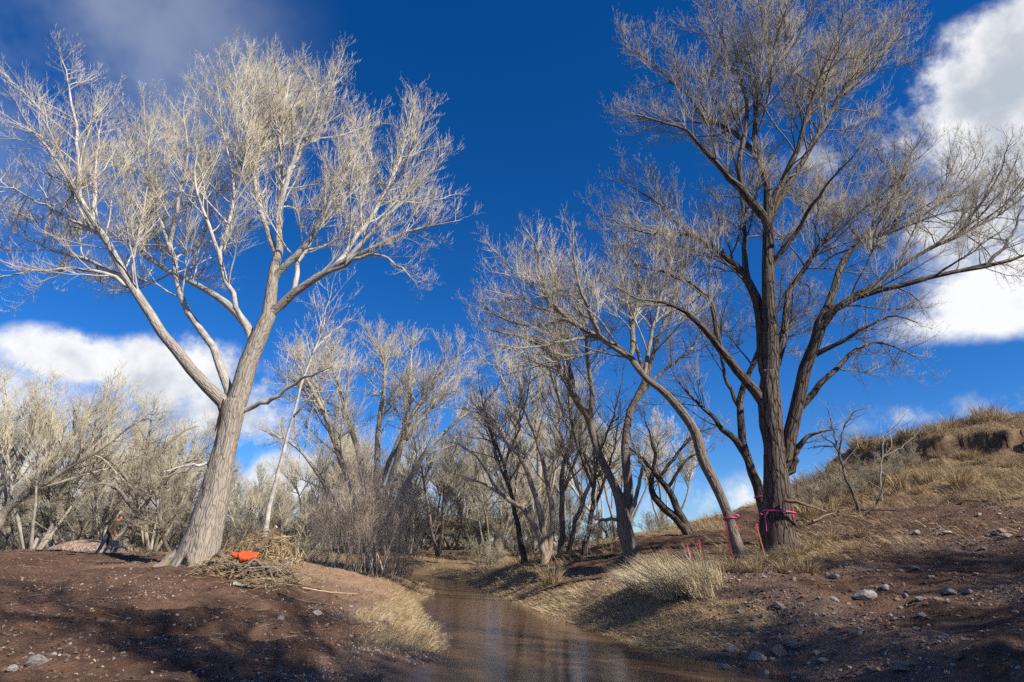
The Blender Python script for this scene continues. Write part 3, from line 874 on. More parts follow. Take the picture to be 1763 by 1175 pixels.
for q, (tr_, lab, mt) in enumerate([
        ([(964, 968, 10), (968, 910, 9), (968, 850, 8.4), (970, 800, 7.4), (985, 750, 6), (1000, 690, 4), (1010, 620, 1.2)], 'grey straight stem among the cluster at the stream bend', M_BARK_MID),
        ([(978, 962, 9), (988, 910, 8), (1004, 860, 7.4), (1022, 820, 6), (1040, 780, 4.4), (1060, 720, 1.4)], 'pale stem leaning right in the cluster at the bend', M_BARK_MID),
        ([(1004, 955, 9), (1012, 915, 8.4), (1020, 880, 7.6), (1022, 840, 7), (1028, 790, 5), (1020, 730, 3), (1010, 680, 1)], 'crooked dark stem beside the stout double-stemmed tree', M_BARK_DARK),
        ([(905, 972, 9), (892, 910, 8), (880, 850, 7), (868, 800, 6), (850, 760, 4), (835, 700, 1.2)], 'thin leaning stem left of the cluster at the bend', M_BARK_DARK)]):
    br = [(tr_, .4, .3)]
    for f in (.45, .62, .75):
        i = int(f * (len(tr_) - 1))
        x, y, r = tr_[i]
        sg = random.choice((-1, 1))
        br.append(([(x, y, r * .7), (x + sg * 22, y - 55, r * .55), (x + sg * 40, y - 120, r * .3), (x + sg * 46, y - 175, 1)], random.uniform(-1, 1), .2))
    stem_tree('cottonwood_tree', lab, br, [21.5, 22.5, 20.0, 22.0][q], mt, spec(CREAM, spacing=[.20, .11, .09]), 40 + q)

# the slender pale sapling behind the debris
stem_tree('young_cottonwood', 'slender young pale tree rising behind the debris heap', [
    ([(454, 935, 8), (459, 905, 7.4), (468, 855, 6.6), (487, 785, 5.4), (503, 725, 4.8), (520, 660, 4.2), (543, 600, 3.4), (558, 555, 2.6), (570, 505, 1.4), (580, 465, .6)], .4, .42),
    ([(505, 718, 3.4), (520, 700, 3), (560, 650, 2), (600, 590, 1)], -.8, .35),
    ([(545, 598, 2.6), (575, 570, 2), (610, 545, 1)], .7, .2)], 17.0, M_BARK_PALE, spec(MIDL, spacing=[.30, .2, .09], Lmax=[1.6, .9, .5]), 31, furrow=.008)

# bushy little trees on the hillside
SAP = [dict(spacing=.2, t0=.2, ratio=.5, Lmin=.3, Lmax=1.2, ang=42, up=.1, wig=.2, K=6, rk=.008, rmin=.005),
       dict(spacing=.12, t0=.1, ratio=.45, Lmin=.15, Lmax=.6, ang=42, up=.12, wig=.2, K=4, rk=.008, rmin=.0042)]
stem_tree('mesquite_sapling', 'crooked dark mesquite sapling on the straw slope right of the tall cottonwood', [
    ([(1480, 890, 5), (1470, 855, 4.4), (1455, 825, 4), (1446, 785, 3.6), (1436, 768, 3), (1418, 752, 2), (1406, 730, 1)], .2, .35),
    ([(1446, 785, 3), (1450, 750, 2.6), (1466, 715, 2), (1500, 698, 1)], -.5, .1),
    ([(1438, 770, 2.6), (1412, 768, 2), (1390, 775, 1)], .5, .1),
    ([(1482, 888, 4), (1510, 868, 3), (1520, 835, 2), (1530, 800, .9)], -.3, .2),
    ([(1440, 768, 2.4), (1430, 725, 2), (1420, 690, 1)], .4, .1)], 17.0, M_BARK_DARK, SAP, 33, furrow=.006, sink=.3)
stem_tree('bare_sapling', 'thin pale bare sapling high on the straw slope under the ridge', [
    ([(1517, 868, 3.4), (1516, 820, 2.8), (1519, 780, 2.4), (1524, 750, 2), (1545, 725, 1.4), (1565, 705, .8)], .2, .3),
    ([(1519, 788, 2), (1550, 770, 1.6), (1578, 748, 1.2), (1602, 726, .7)], -.3, .2)], 19.0, M_BARK_MID, spec(SAP, spacing=[.4, .3]), 34, furrow=.004, sink=.4)


# ---- trees grown from scratch (crowns not traced), copied with their own turn and size
def gen_limbs(H, stems, spread, rg, r0, K=16, lean=(0, 0), bend=.9):
    limbs = []
    for i in range(stems):
        az = 2 * math.pi * (i + rg.uniform(-.3, .3)) / stems
        tilt = math.radians(spread * rg.uniform(.45, 1.15)) if stems > 1 else math.radians(spread * .3)
        d = np.array([math.sin(tilt) * math.cos(az) + lean[0], math.sin(tilt) * math.sin(az) + lean[1], math.cos(tilt)])
        L = H * rg.uniform(.75, 1.0)
        p = np.array([.12 * math.cos(az), .12 * math.sin(az), -.2])
        P = [p]
        for k_ in range(K - 1):
            d = norm(d + np.array([0, 0, .05 * bend]) + rg.normal(size=3) * .075)
            p = p + d * L / (K - 1)
            P.append(p)
        limbs.append((np.array(P), r0 * rg.uniform(.7, 1.05) * (1 - .93 * np.linspace(0, 1, K) ** .8)))
    return limbs


def gen_levels(H, s=1.0, rm=1.0, up=.25, t0=.22):
    q = H / 10
    return [dict(spacing=.42 * q * s, t0=t0, ratio=.48, Lmin=.8 * q, Lmax=4.0 * q, ang=36, up=up, wig=.10, K=8, rk=.010, rmin=.012 * rm),
            dict(spacing=.30 * q * s, t0=.12, ratio=.42, Lmin=.4 * q, Lmax=1.8 * q, ang=38, up=up * 1.1, wig=.12, K=4, rk=.009, rmin=.008 * rm),
            dict(spacing=.16 * q * s, t0=.05, ratio=.46, Lmin=.25 * q, Lmax=.9 * q, ang=36, up=up * 1.3, wig=.12, K=2, rk=.008, rmin=.0065 * rm)]


def proto(name, H, stems, spread, mat, seed, r0, s=1.0, rm=1.0, up=.25, lean=(0, 0), bend=.9, t0=.22):
    """meshes (trunk, crown) of a tree at the origin"""
    rg = np.random.default_rng(seed)
    limbs = gen_limbs(H, stems, spread, rg, r0, lean=lean, bend=bend)
    PL, RL = np.stack([l[0] for l in limbs]), np.stack([l[1] for l in limbs])
    t = Soup()
    t.tubes(PL, RL, 9, bark=True)
    c = Soup()
    P, R = PL, RL
    n = 0
    for li, lv in enumerate(gen_levels(H, s, rm, up, t0)):
        P, R = spawn(P, R, rg, **lv)
        c.tubes(P, R, 5 if li == 0 else 3)
        n += len(P)
    print('proto', name, n)
    return t.mesh(name + '_trunk', mat, bark=True), c.mesh(name + '_crown', mat)


def place(pr, name, label, cat, x, y, sc=1.0, rz=0.0, group=None, sink=.05, tilt=(0, 0), sz=None):
    root = thing(name, label, cat, (x, y, float(hgt([x], [y])[0]) - sink), group)
    root.rotation_euler = (tilt[0], tilt[1], rz)
    root.scale = (sc, sc, sz or sc)
    mesh_obj('trunk' if cat == 'tree' else 'stems', pr[0], root)
    mesh_obj('crown' if cat == 'tree' else 'twigs', pr[1], root)
    return root


def ground_xy(px, Y):
    return W(px, 930, Y)[0]


PR_CREAM_A = proto('cream_a', 9.0, 5, 30, M_BARK_CREAM, 51, .12, s=.43, rm=.8, up=.28, t0=.42)
PR_CREAM_B = proto('cream_b', 8.5, 4, 38, M_BARK_CREAM, 52, .13, s=.42, rm=.8, up=.24, t0=.42)
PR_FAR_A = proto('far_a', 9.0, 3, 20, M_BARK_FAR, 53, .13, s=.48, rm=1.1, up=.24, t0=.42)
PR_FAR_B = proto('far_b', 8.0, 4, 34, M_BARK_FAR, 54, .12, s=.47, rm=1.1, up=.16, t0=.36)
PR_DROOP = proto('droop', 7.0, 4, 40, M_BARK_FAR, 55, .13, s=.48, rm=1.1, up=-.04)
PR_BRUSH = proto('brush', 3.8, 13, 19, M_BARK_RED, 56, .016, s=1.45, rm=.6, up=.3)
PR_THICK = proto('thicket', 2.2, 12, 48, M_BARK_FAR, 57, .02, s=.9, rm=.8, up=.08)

# left woods, individually
stem_tree('cottonwood_tree', 'cream-twigged tree fanning out from the left edge of the picture', [
    ([(-30, 950, 16), (-8, 905, 14), (22, 868, 11), (62, 842, 9), (110, 812, 7.4), (165, 780, 5.6), (225, 735, 3.4), (275, 700, 1)], -.8, .3),
    ([(-12, 912, 11), (10, 850, 9.4), (38, 790, 8), (56, 735, 6), (80, 685, 3.4), (95, 645, 1)], .8, .25),
    ([(-20, 925, 11), (-5, 850, 9), (12, 770, 7), (14, 700, 4), (5, 640, 1)], 1.6, .25),
    ([(15, 875, 8), (70, 825, 7), (120, 760, 5.4), (165, 705, 3.4), (200, 660, 1)], 1.4, .25),
    ([(-30, 930, 10), (-60, 820, 8), (-70, 720, 5), (-90, 640, 1)], .4, .25),
    ([(70, 840, 5), (140, 820, 4), (205, 800, 2.6), (255, 770, 1)], 1.2, .2)], 26.5, M_BARK_CREAM, spec(CREAM, spacing=[.20, .11, .085], up=[.24, .32, .42]), 35)
stem_tree('cottonwood_tree', 'drooping grey-green tree with split bark trunk behind the walking person', [
    ([(208, 958, 13), (216, 930, 11), (228, 895, 9.6), (238, 860, 8.6), (246, 820, 7.4), (252, 770, 5.4), (262, 720, 3), (270, 690, 1)], .5, .35),
    ([(222, 918, 8), (248, 872, 6.6), (280, 830, 5), (315, 800, 3.4), (350, 790, 1)], -1.0, .3),
    ([(236, 868, 6), (215, 820, 5), (185, 790, 3.6), (150, 790, 1)], 1.0, .2),
    ([(246, 820, 6), (285, 770, 4.6), (320, 740, 3), (345, 735, 1)], 1.0, .2),
    ([(232, 880, 6), (200, 840, 5), (165, 835, 3.4), (130, 860, 1)], -1.2, .2)], 26.0, M_BARK_FAR, spec(CREAM, spacing=[.20, .12, .09], up=[.02, -.08, -.12]), 36)
WOODS = [  # proto, pixel x, distance, size, label
    (PR_CREAM_A, 60, 27, 1.0, 'cream crown close behind the fanning tree at the left edge'),
    (PR_CREAM_B, 175, 30, 1.02, 'cream crown directly over the pink gravel mound'),
    (PR_CREAM_A, 265, 32, .95, 'cream crown filling the gap left of the leaning trunk'),
    (PR_CREAM_A, 95, 35, .98, 'cream-topped tree behind the fanning tree at the left edge'),
    (PR_CREAM_B, 300, 36, .95, 'pale rounded crown seen just left of the leaning trunk'),
    (PR_CREAM_A, 190, 40, 1.05, 'tall cream crown above the walking person'),
    (PR_CREAM_B, -60, 30, 1.05, 'cream tree cut by the left edge of the picture'),
    (PR_DROOP, 120, 28, .8, 'low drooping grey tree above the pink gravel mound'),
    (PR_DROOP, 310, 27, .75, 'low drooping grey tree immediately left of the leaning trunk base'),
    (PR_DROOP, 40, 31, .7, 'low dark drooping tree under the left fanning tree'),
    (PR_CREAM_B, 430, 40, .72, 'small pale crown between the leaning trunk and the slender sapling'),
    (PR_CREAM_A, 545, 38, .9, 'pale crown right of the slender sapling'),
    (PR_CREAM_B, 500, 34, .85, 'pale crown just behind the slender sapling top'),
    (PR_CREAM_A, 620, 36, 1.0, 'pale tall crown directly behind the fan-shaped tree'),
    (PR_CREAM_B, 705, 35, .95, 'pale crown behind the water side of the fan-shaped tree'),
    (PR_CREAM_A, 880, 38, 1.1, 'pale crown behind the rust-tinged sprawling tree'),
    (PR_CREAM_B, 965, 37, 1.05, 'pale crown behind the stem cluster at the bend'),
    (PR_CREAM_A, 1035, 43, 1.05, 'far pale crown seen between the stems and the stout tree'),
    (PR_FAR_A, 760, 33, .95, 'grey upright tree left of the stream bend'),
    (PR_CREAM_A, 800, 40, 1.05, 'pale-topped tree far back above the stream bend'),
    (PR_FAR_B, 850, 30, .85, 'grey many-stemmed tree right of the stream bend'),
    (PR_CREAM_B, 1060, 30, .9, 'pale tree glimpsed behind the stout double-stemmed tree'),
    (PR_CREAM_B, 1150, 34, .85, 'pale low crown behind the crossing leaning stems'),
]
for i, (pr, px, Y_, sc, lab) in enumerate(WOODS):
    place(pr, 'woodland_tree', lab, 'tree', ground_xy(px, Y_), Y_, sc, i * 1.7, 'woods along the stream')
rw = np.random.default_rng(77)
FARP = [PR_FAR_A, PR_FAR_B, PR_DROOP]
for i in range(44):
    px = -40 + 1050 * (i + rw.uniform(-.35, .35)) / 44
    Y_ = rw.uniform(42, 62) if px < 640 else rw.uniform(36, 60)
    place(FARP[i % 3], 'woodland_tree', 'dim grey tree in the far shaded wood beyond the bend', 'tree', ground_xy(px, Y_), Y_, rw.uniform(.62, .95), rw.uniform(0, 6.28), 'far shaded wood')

# reddish brush on the left point and grey thickets
for i, (px, Y_, sc, lab) in enumerate([(590, 20.5, .95, 'reddish brush on the left of the clump by the point'), (632, 21.0, 1.25, 'tallest reddish brush below the fan-shaped tree'),
                                       (672, 21.5, 1.05, 'reddish brush on the right of the clump over the water'), (560, 24, .8, 'small reddish brush behind the sandy mound'), (705, 24.5, .7, 'low reddish brush at the water beyond the point'), (612, 20.0, .7, 'low reddish brush in front of the tall clump'), (655, 20.3, .8, 'reddish brush holding the pale broken stick'), (648, 23.0, 1.35, 'reddish brush at the back of the clump'), (690, 22.6, .9, 'reddish brush leaning over the water'), (575, 21.6, .75, 'reddish brush at the sandy mound edge')]):
    place(PR_BRUSH, 'willow_brush', lab, 'brush', ground_xy(px, Y_), Y_, sc, i * 2.1, 'reddish brush on the left point')
for i, (px, Y_, sc, lab) in enumerate([(1415, 22, .75, 'grey tangled bush beside the tall cottonwood trunk'), (1470, 21.5, .7, 'grey tangled bush behind the mesquite sapling'), (1530, 21.5, .7, 'grey tangled bush under the thin pale sapling'),
                                       (1590, 22, .55, 'small grey bush below the eroded ridge'), (905, 24.5, .8, 'grey thicket on the right shore at the bend'), (985, 23, .7, 'grey thicket between the bend stems'),
                                       (1040, 21, .7, 'grey thicket behind the stout double-stemmed tree'), (840, 28, .9, 'grey thicket on the far shore past the bend'), (1130, 23, .6, 'grey thicket behind the leaning crossing stems')]):
    place(PR_THICK, 'thicket_bush', lab, 'bush', ground_xy(px, Y_), Y_, sc, i * 1.3, 'grey thickets')
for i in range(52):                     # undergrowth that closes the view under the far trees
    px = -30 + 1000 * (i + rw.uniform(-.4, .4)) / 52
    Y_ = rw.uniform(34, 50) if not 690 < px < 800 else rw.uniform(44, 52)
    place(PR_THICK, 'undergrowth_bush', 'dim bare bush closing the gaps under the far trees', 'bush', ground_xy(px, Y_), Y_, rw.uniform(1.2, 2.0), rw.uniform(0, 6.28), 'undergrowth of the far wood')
# trees on the bank behind and beside the camera: they shade the foreground
for i, (x, y, sc, lab) in enumerate([(5.8, -.8, 1.3, 'tree just outside the right edge of the view'), (9.0, -2.8, 1.9, 'second tree outside the right edge of the view'),
                                     (13.5, -2.8, 1.5, 'tree on the high bank right of the viewpoint'), (2.2, -4.2, 1.8, 'tree overhanging the viewpoint from behind'), (16.8, .7, 1.4, 'farther tree on the high bank right of the viewpoint'),
                                     (8.0, -5.0, 1.9, 'tree on the slope behind the viewpoint'), (12.5, -6.5, 2.0, 'tree farther up the slope behind the viewpoint')]):
    place([PR_DROOP, PR_FAR_B][i % 2], 'bankside_tree', lab, 'tree', x, y, sc, i * 2.3, 'trees behind the viewpoint')

# ------------------------------------------------------------------ grass
def straw_mat(name, base, dark, light):
    m, k = new_mat(name)
    r = k.n('ShaderNodeAttribute', attribute_name='brad').outputs['Fac']
    oi = k.n('ShaderNodeObjectInfo').outputs['Random']
    c = k.mix(k.ramp(r, 0.0, .5), dark, base)
    c = k.mix(k.ramp(r, .5, 1.0), c, light)
    finish(k, c, .8, spec=.2)
    return m


M_STRAW = straw_mat('dry_straw', (.46, .345, .195), (.22, .15, .085), (.66, .53, .32))
M_STRAW_DULL = straw_mat('weathered_straw', (.37, .27, .155), (.19, .13, .075), (.58, .45, .275))
M_BLOND = straw_mat('blond_bunchgrass', (.66, .55, .35), (.42, .32, .18), (.84, .74, .52))


def blades(sp, base, d, length, width, curl, rg, tone=None):
    """N bent ribbons: base (N,3), first direction d (N,3), curl pulls the tip down/outward."""
    N = len(base)
    side = norm(np.cross(d, rg.normal(size=(N, 3))))
    mid = base + d * (length * .55)[:, None]
    d2 = norm(d + curl)
    tip = mid + d2 * (length * .5)[:, None]
    w = width[:, None] * side
    V = np.stack([base - w, base + w, mid + w * .8, mid - w * .8, tip], 1).reshape(-1, 3)
    i = np.arange(N)[:, None] * 5
    Q = i + np.array([[0, 1, 2, 3]])
    T = i + np.array([[3, 2, 4]])
    tn = rg.random(N) if tone is None else tone
    sp.add(V, Q, T, np.repeat(tn, 5))


def clump(name, n, h, spread, mat, seed, lean=(0, 0), w=.004, rad=.12):
    rg = np.random.default_rng(seed)
    a, rr = rg.uniform(0, 6.283, n), rad * np.sqrt(rg.random(n))
    base = np.stack([rr * np.cos(a), rr * np.sin(a), np.full(n, -.03)], 1)
    out = np.stack([np.cos(a), np.sin(a), np.zeros(n)], 1) * (spread * (.25 + rg.random(n)))[:, None]
    d = norm(out + np.array([lean[0], lean[1], 1.0]) + rg.normal(size=(n, 3)) * .12)
    L = h * rg.uniform(.5, 1.15, n)
    s = Soup()
    blades(s, base, d, L, w * rg.uniform(.6, 1.3, n), norm(out) * rg.uniform(.1, .5, n)[:, None] + np.array([lean[0], lean[1], -.25]), rg)
    return s.mesh(name, mat, smooth=False)


CL_BLOND = [clump('bunchgrass', 300, .78, .55, M_BLOND, 80 + i, (-.45, 0), .0042, .24) for i in range(3)]
CL_DULL = [clump('grass_tuft', 260, .42, .65, M_STRAW_DULL, 90 + i, (-.1, 0), .0035, .16) for i in range(3)]
CL_STRAW = [clump('grass_tuft', 260, .5, .5, M_STRAW, 95 + i, (-.15, 0), .004, .15) for i in range(3)]


def put(me, name, label, cat, px, py, sc=1.0, rz=0.0, group=None, Yfix=None):
    p = G(px, py) if Yfix is None else np.array([ground_xy(px, Yfix), Yfix, hgt([ground_xy(px, Yfix)], [Yfix])[0]])
    o = mesh_obj(name, me, None, p)
    o.scale = (sc, sc, sc)
    o.rotation_euler = (0, 0, rz)
    return tag(o, label, cat, group)


for i, (px, py, sc, lab) in enumerate([
        (1120, 1022, .95, 'blond bunchgrass clump nearest the water on the right bank'), (1152, 1030, 1.0, 'front blond bunchgrass clump beside the bare dirt slope'),
        (1178, 1022, 1.05, 'tall blond bunchgrass clump in the middle of the bank group'), (1208, 1026, .95, 'blond bunchgrass clump on the dirt slope edge of the bank group'),
        (1140, 1004, .9, 'blond bunchgrass clump at the back of the bank group'), (1198, 1002, .9, 'blond bunchgrass clump just below the red stake'), (1095, 1012, .7, 'low blond bunchgrass clump at the stream side'), (1230, 1012, .75, 'blond bunchgrass clump below the leaning trunk')]):
    put(CL_BLOND[i % 3], 'bunchgrass', lab, 'grass clump', px, py, sc, (i % 3) * .25 - .2, 'blond bunchgrass on the right bank')
for i, (px, py, sc, lab) in enumerate([
        (950, 1004, 1.3, 'grey-green grass clump on the shaded right bank'), (1050, 985, .8, 'dull grass clump under the stout double-stemmed tree'), (1110, 985, .8, 'dull grass clump right of the stout double-stemmed tree'),
        (1320, 968, .8, 'dull grass tuft left of the tall cottonwood foot'), (1372, 962, 1.0, 'dull grass tuft right of the tall cottonwood foot'), (1400, 950, 1.0, 'dull grass tuft beside the broken limb'), (1260, 985, .8, 'dull grass tuft at the leaning trunk foot'),
        (1430, 935, 1.0, 'dull grass tuft in the straw right of the cottonwood'), (1390, 985, .9, 'dull grass tuft on the edge of the stony slope'), (1470, 950, .8, 'dull grass tuft above the pale stones'), (1300, 985, .8, 'dull grass tuft below the orange stake'),
        (1350, 985, .8, 'dull grass tuft below the tall cottonwood'), (1480, 925, .8, 'dull grass tuft at the edge of the bare red soil'), (1240, 955, .7, 'dull grass tuft between the red stakes'), (540, 1005, .6, 'dull flattened tuft on the left bank')]):
    put(CL_DULL[i % 3], 'grass_tuft', lab, 'grass clump', px, py, sc, i * 1.1, 'dull grass tufts')
rg = np.random.default_rng(123)
for i in range(46):                    # tufts along the crest and down the upper slope
    px = 1385 + 400 * (i % 23 + rg.uniform(-.4, .4)) / 23
    if i < 23:
        ridge_y = np.interp(px, [1370, 1450, 1600, 1763], [845, 812, 775, 742])
        Yk = np.interp(px, [1370, 1450, 1600, 1763], [28.5, 26.5, 24.5, 23.5]) + rg.uniform(-.6, .5)
        put(CL_STRAW[i % 3], 'grass_tuft', 'straw tuft along the skyline of the right ridge', 'grass clump', px, 0, rg.uniform(1.0, 1.9), rg.uniform(0, 6), 'straw tufts on the ridge crest', Yk)
    else:
        put([CL_STRAW, CL_DULL][i % 2][i % 3], 'grass_tuft', 'straw tuft on the upper hillside below the ridge', 'grass clump', px, 0, rg.uniform(.8, 1.5), rg.uniform(0, 6), 'straw tufts on the upper hillside', rg.uniform(18.5, 23))


def scatter(n, xr, yr, fn, rg):
    x, y = rg.uniform(*xr, n), rg.uniform(*yr, n)
    z = hgt(x, y)
    sd = poly_sd(x, y, RIVER)
    k_ = rg.random(n) < fn(x, y, z, sd)
    return x[k_], y[k_], z[k_], sd[k_]


def slope(x, y, e=.15):
    return np.stack([(hgt(x + e, y, False) - hgt(x - e, y, False)) / (2 * e), (hgt(x, y + e, False) - hgt(x, y - e, False)) / (2 * e)], 1)


def grass_field(name, label, xr, yr, n, fn, hgt_r, mat, flat, seed, w=.003):
    rg = np.random.default_rng(seed)
    x, y, z, sd = scatter(n, xr, yr, fn, rg)
    g = slope(x, y)
    down = -g / np.maximum(np.linalg.norm(g, axis=1, keepdims=True), .05)
    base = np.stack([x, y, z - .01], 1)
    pt = fbm(base * np.array([1.5, 1.5, 0]), 2, seed)
    dirv = np.stack([down[:, 0] * flat - .25 * flat, down[:, 1] * flat, np.full(len(x), 1.0)], 1)
    d = norm(dirv + rg.normal(size=(len(x), 3)) * np.array([.45, .45, .15]))
    L = rg.uniform(*hgt_r, len(x)) * (1 + .45 * pt)
    s = Soup()
    blades(s, base, d, L, w * rg.uniform(.6, 1.4, len(x)), np.concatenate([down * .6, np.full((len(x), 1), -.55)], 1), rg, np.clip(rg.random(len(x)) * .75 + .2 * pt + .12, 0, 1))
    print(name, len(x))
    return tag(mesh_obj(name, s.mesh(name, mat, smooth=False)), label, None, None, 'stuff')


grass_field('bank_grass', 'matted short straw grass along the water edges', (-6, 7), (8.3, 27), 105000, lambda x, y, z, sd: straw_mask(x, y, z, sd) * (sd > .10) * (y < 26) * np.clip(14 / y, .3, 1.2), (.07, .2), M_STRAW, 1.2, 201)
grass_field('hill_grass', 'dry straw grass over the right hillside and ridge', (6.5, 27), (14.5, 30), 48000, lambda x, y, z, sd: straw_mask(x, y, z, sd) * .9, (.15, .42), M_STRAW_DULL, .45, 202, .0042)
grass_field('tree_foot_grass', 'fallen tangled straw around the right tree feet', (3.0, 10), (11.3, 17.5), 16000, lambda x, y, z, sd: (np.exp(-((x - 6.2) / 1.7) ** 2 - ((y - 13.1) / 1.3) ** 2) + .12) * (sd > .9), (.12, .4), M_STRAW_DULL, 1.3, 203, .0035)
grass_field('far_grass', 'thin dry grass on the flats under the woods', (-28, 4), (19, 36), 26000, lambda x, y, z, sd: np.clip(.5 + .5 * fbm(np.stack([x, y, x * 0], 1) * .4, 2, 5), 0, 1) * (sd > .4), (.12, .35), M_STRAW_DULL, .35, 204, .006)

# ------------------------------------------------------------------ stones
def ico(sub):
    import bmesh
    bm = bmesh.new()
    bmesh.ops.create_icosphere(bm, subdivisions=sub, radius=1.0)
    V = np.array([v.co[:] for v in bm.verts])
    T = np.array([[v.index for v in f.verts] for f in bm.faces])
    bm.free()
    return V, T


def rock_shape(seed, V0, cuts=9):
    rg = np.random.default_rng(seed)
    V = V0 * rg.uniform(.95, 1.05, (len(V0), 1))
    for _ in range(cuts):
        n = norm(rg.normal(size=3))
        lim = rg.uniform(.52, .82)
        dd = V @ n
        V = V - np.maximum(dd - lim, 0)[:, None] * n
    return V * np.array([1.0, rg.uniform(.6, .9), rg.uniform(.5, .75)])


V2, T2 = ico(3)
V1, T1 = ico(1)


def stone_mat(name, c, c2):
    m, k = new_mat(name)
    co = k.n('ShaderNodeTexCoord').outputs['Object']
    oi = k.n('ShaderNodeObjectInfo').outputs['Random']
    f = k.noise(co, 2.6, 6, .7)
    col = k.mix(k.ramp(f, .35, .7), c, c2)
    col = k.mix(k.math('MULTIPLY', oi, .45), col, tuple(v * .55 for v in c))
    finish(k, col, .85, f, .6, .08, .3)
    return m


M_STONES = [stone_mat('grey_stone', (.36, .33, .31), (.20, .165, .145)), stone_mat('pale_stone', (.52, .48, .45), (.32, .27, .24)),
            stone_mat('tan_stone', (.34, .255, .175), (.20, .14, .10)), stone_mat('rust_stone', (.36, .17, .085), (.20, .10, .06))]
ROCKS = [[mesh_from('rock', rock_shape(300 + i, V2), None, T2, None, m_, smooth=False) for i in range(6)] for m_ in M_STONES]


def rock(px, py, wpx, kind, label, group=None, hr=1.0, seed=0, name='rock'):
    p = G(px, py)
    dist = np.linalg.norm(p - np.array([0, 0, EYE]))
    r = wpx * .5 * dist / FPX * 1.05
    o = mesh_obj(name, ROCKS[kind][seed % 6], None, p + np.array([0, 0, r * .08 * hr]))
    rs = random.Random(seed)
    o.scale = (r, r, r * hr)
    o.rotation_euler = (rs.uniform(-.3, .3), rs.uniform(-.3, .3), rs.uniform(0, 6.28))
    return tag(o, label, 'rock', group)


NAMED = [(1489, 1031, 30, 1, 'largest pale stone in the middle of the right dirt slope'), (1342, 1050, 20, 0, 'upright grey stone on the right slope below the cottonwood'), (1276, 1055, 16, 1, 'pale pointed stone near the bunchgrass edge'),
         (1302, 1139, 29, 0, 'broad grey boulder at the right water edge'), (1346, 1128, 30, 2, 'flat tan slab near the right water edge'), (1244, 1154, 20, 0, 'grey stone standing in the shallows'), (1164, 1119, 24, 2, 'flat tan stone at the grass and water edge'),
         (1366, 1116, 25, 0, 'long flat grey stone above the water edge boulders'), (1637, 1025, 20, 1, 'pale wedge stone beside the dirt track'), (1525, 1014, 16, 1, 'pale block just above the largest pale stone'), (1553, 1152, 31, 2, 'big tan stone low in the shaded corner'),
         (1261, 1124, 20, 0, 'grey wedge stone at the right shore'), (1720, 918, 18, 2, 'tan stone high on the bare red soil'), (484, 1067, 15, 1, 'pale round stone on the left bank gravel'), (546, 1058, 17, 1, 'pale flat stone beside the fallen reeds'), (60, 1146, 30, 0, 'dark half-buried stone in the lower left corner'),
         (1269, 1136, 13, 3, 'rust-coloured stone between the shore boulders'), (1285, 1151, 14, 3, 'rust stone in the right shallows')]
for i, (px, py, w_, kd, lab) in enumerate(NAMED):
    rock(px, py, w_, kd, lab, None, .8, i)
SMALL_R = [(1586, 1034, 15, 0), (1561, 1030, 12, 0), (1437, 1034, 14, 1), (1669, 1026, 13, 0), (1438, 996, 17, 0), (1580, 921, 13, 0), (1631, 921, 13, 1), (1733, 926, 16, 0), (1613, 914, 14, 0), (1479, 1097, 15, 0), (1478, 1083, 9, 1), (1513, 1071, 16, 2),
           (1436, 1058, 10, 1), (1541, 1068, 10, 0), (1417, 1142, 17, 0), (1649, 1133, 17, 2), (1508, 1160, 19, 2), (1589, 1063, 13, 0), (1577, 984, 12, 0), (1616, 1034, 13, 2), (1549, 986, 13, 0), (1295, 1087, 15, 0), (1378, 1042, 12, 0), (1331, 1067, 13, 0),
           (1322, 1083, 12, 0), (1240, 1034, 10, 2), (1439, 1083, 14, 2), (1325, 1097, 10, 0), (1241, 1098, 12, 0), (1367, 999, 12, 0), (1500, 1022, 13, 2), (1385, 1030, 10, 3), (1290, 1046, 10, 2), (1405, 1060, 9, 1), (1460, 1040, 9, 0), (1700, 960, 11, 2), (1680, 990, 10, 0)]
for i, (px, py, w_, kd) in enumerate(SMALL_R):
    rock(px, py, w_, kd, 'loose grey or tan stone strewn over the right dirt slope', 'stones on the right dirt slope', .8, 40 + i)
rs = random.Random(5)
for i in range(140):
    px, py = (rs.uniform(1225, 1763), rs.uniform(985, 1172)) if i < 120 else (rs.uniform(1250, 1480), rs.uniform(1050, 1170))
    if px < 1240 + (py - 985) * .2 or py < 985 + (px - 1400) * .03:
        continue
    rock(px, py, rs.uniform(4, 9) if i < 120 else rs.uniform(8, 14), rs.choice([0, 0, 1, 2, 2, 3]), 'loose grey or tan stone strewn over the right dirt slope', 'stones on the right dirt slope', .75, 100 + i)
for i in range(26):
    px, py = rs.uniform(1400, 1763), rs.uniform(880, 985)
    rock(px, py, rs.uniform(4, 9), rs.choice([0, 1, 2]), 'small stone on the bare red soil below the hill straw', 'stones on the bare red soil', .75, 300 + i)
for i, (px, py, w_, kd) in enumerate([(659, 1065, 14, 1), (642, 1067, 11, 0), (430, 1072, 9, 2), (613, 1060, 12, 0), (770, 1115, 9, 3), (755, 1146, 9, 3), (171, 1071, 16, 2), (19, 1160, 20, 1), (690, 1070, 11, 2), (670, 1058, 9, 1)] +
                                      [(rs.uniform(20, 740), rs.uniform(1045, 1165), rs.uniform(4, 9), rs.choice([0, 0, 1, 2, 2, 3])) for _ in range(75)]):
    rock(px, py, w_, kd, 'stone lying on the dark gravel of the left bank', 'stones on the left bank', .7, 400 + i)


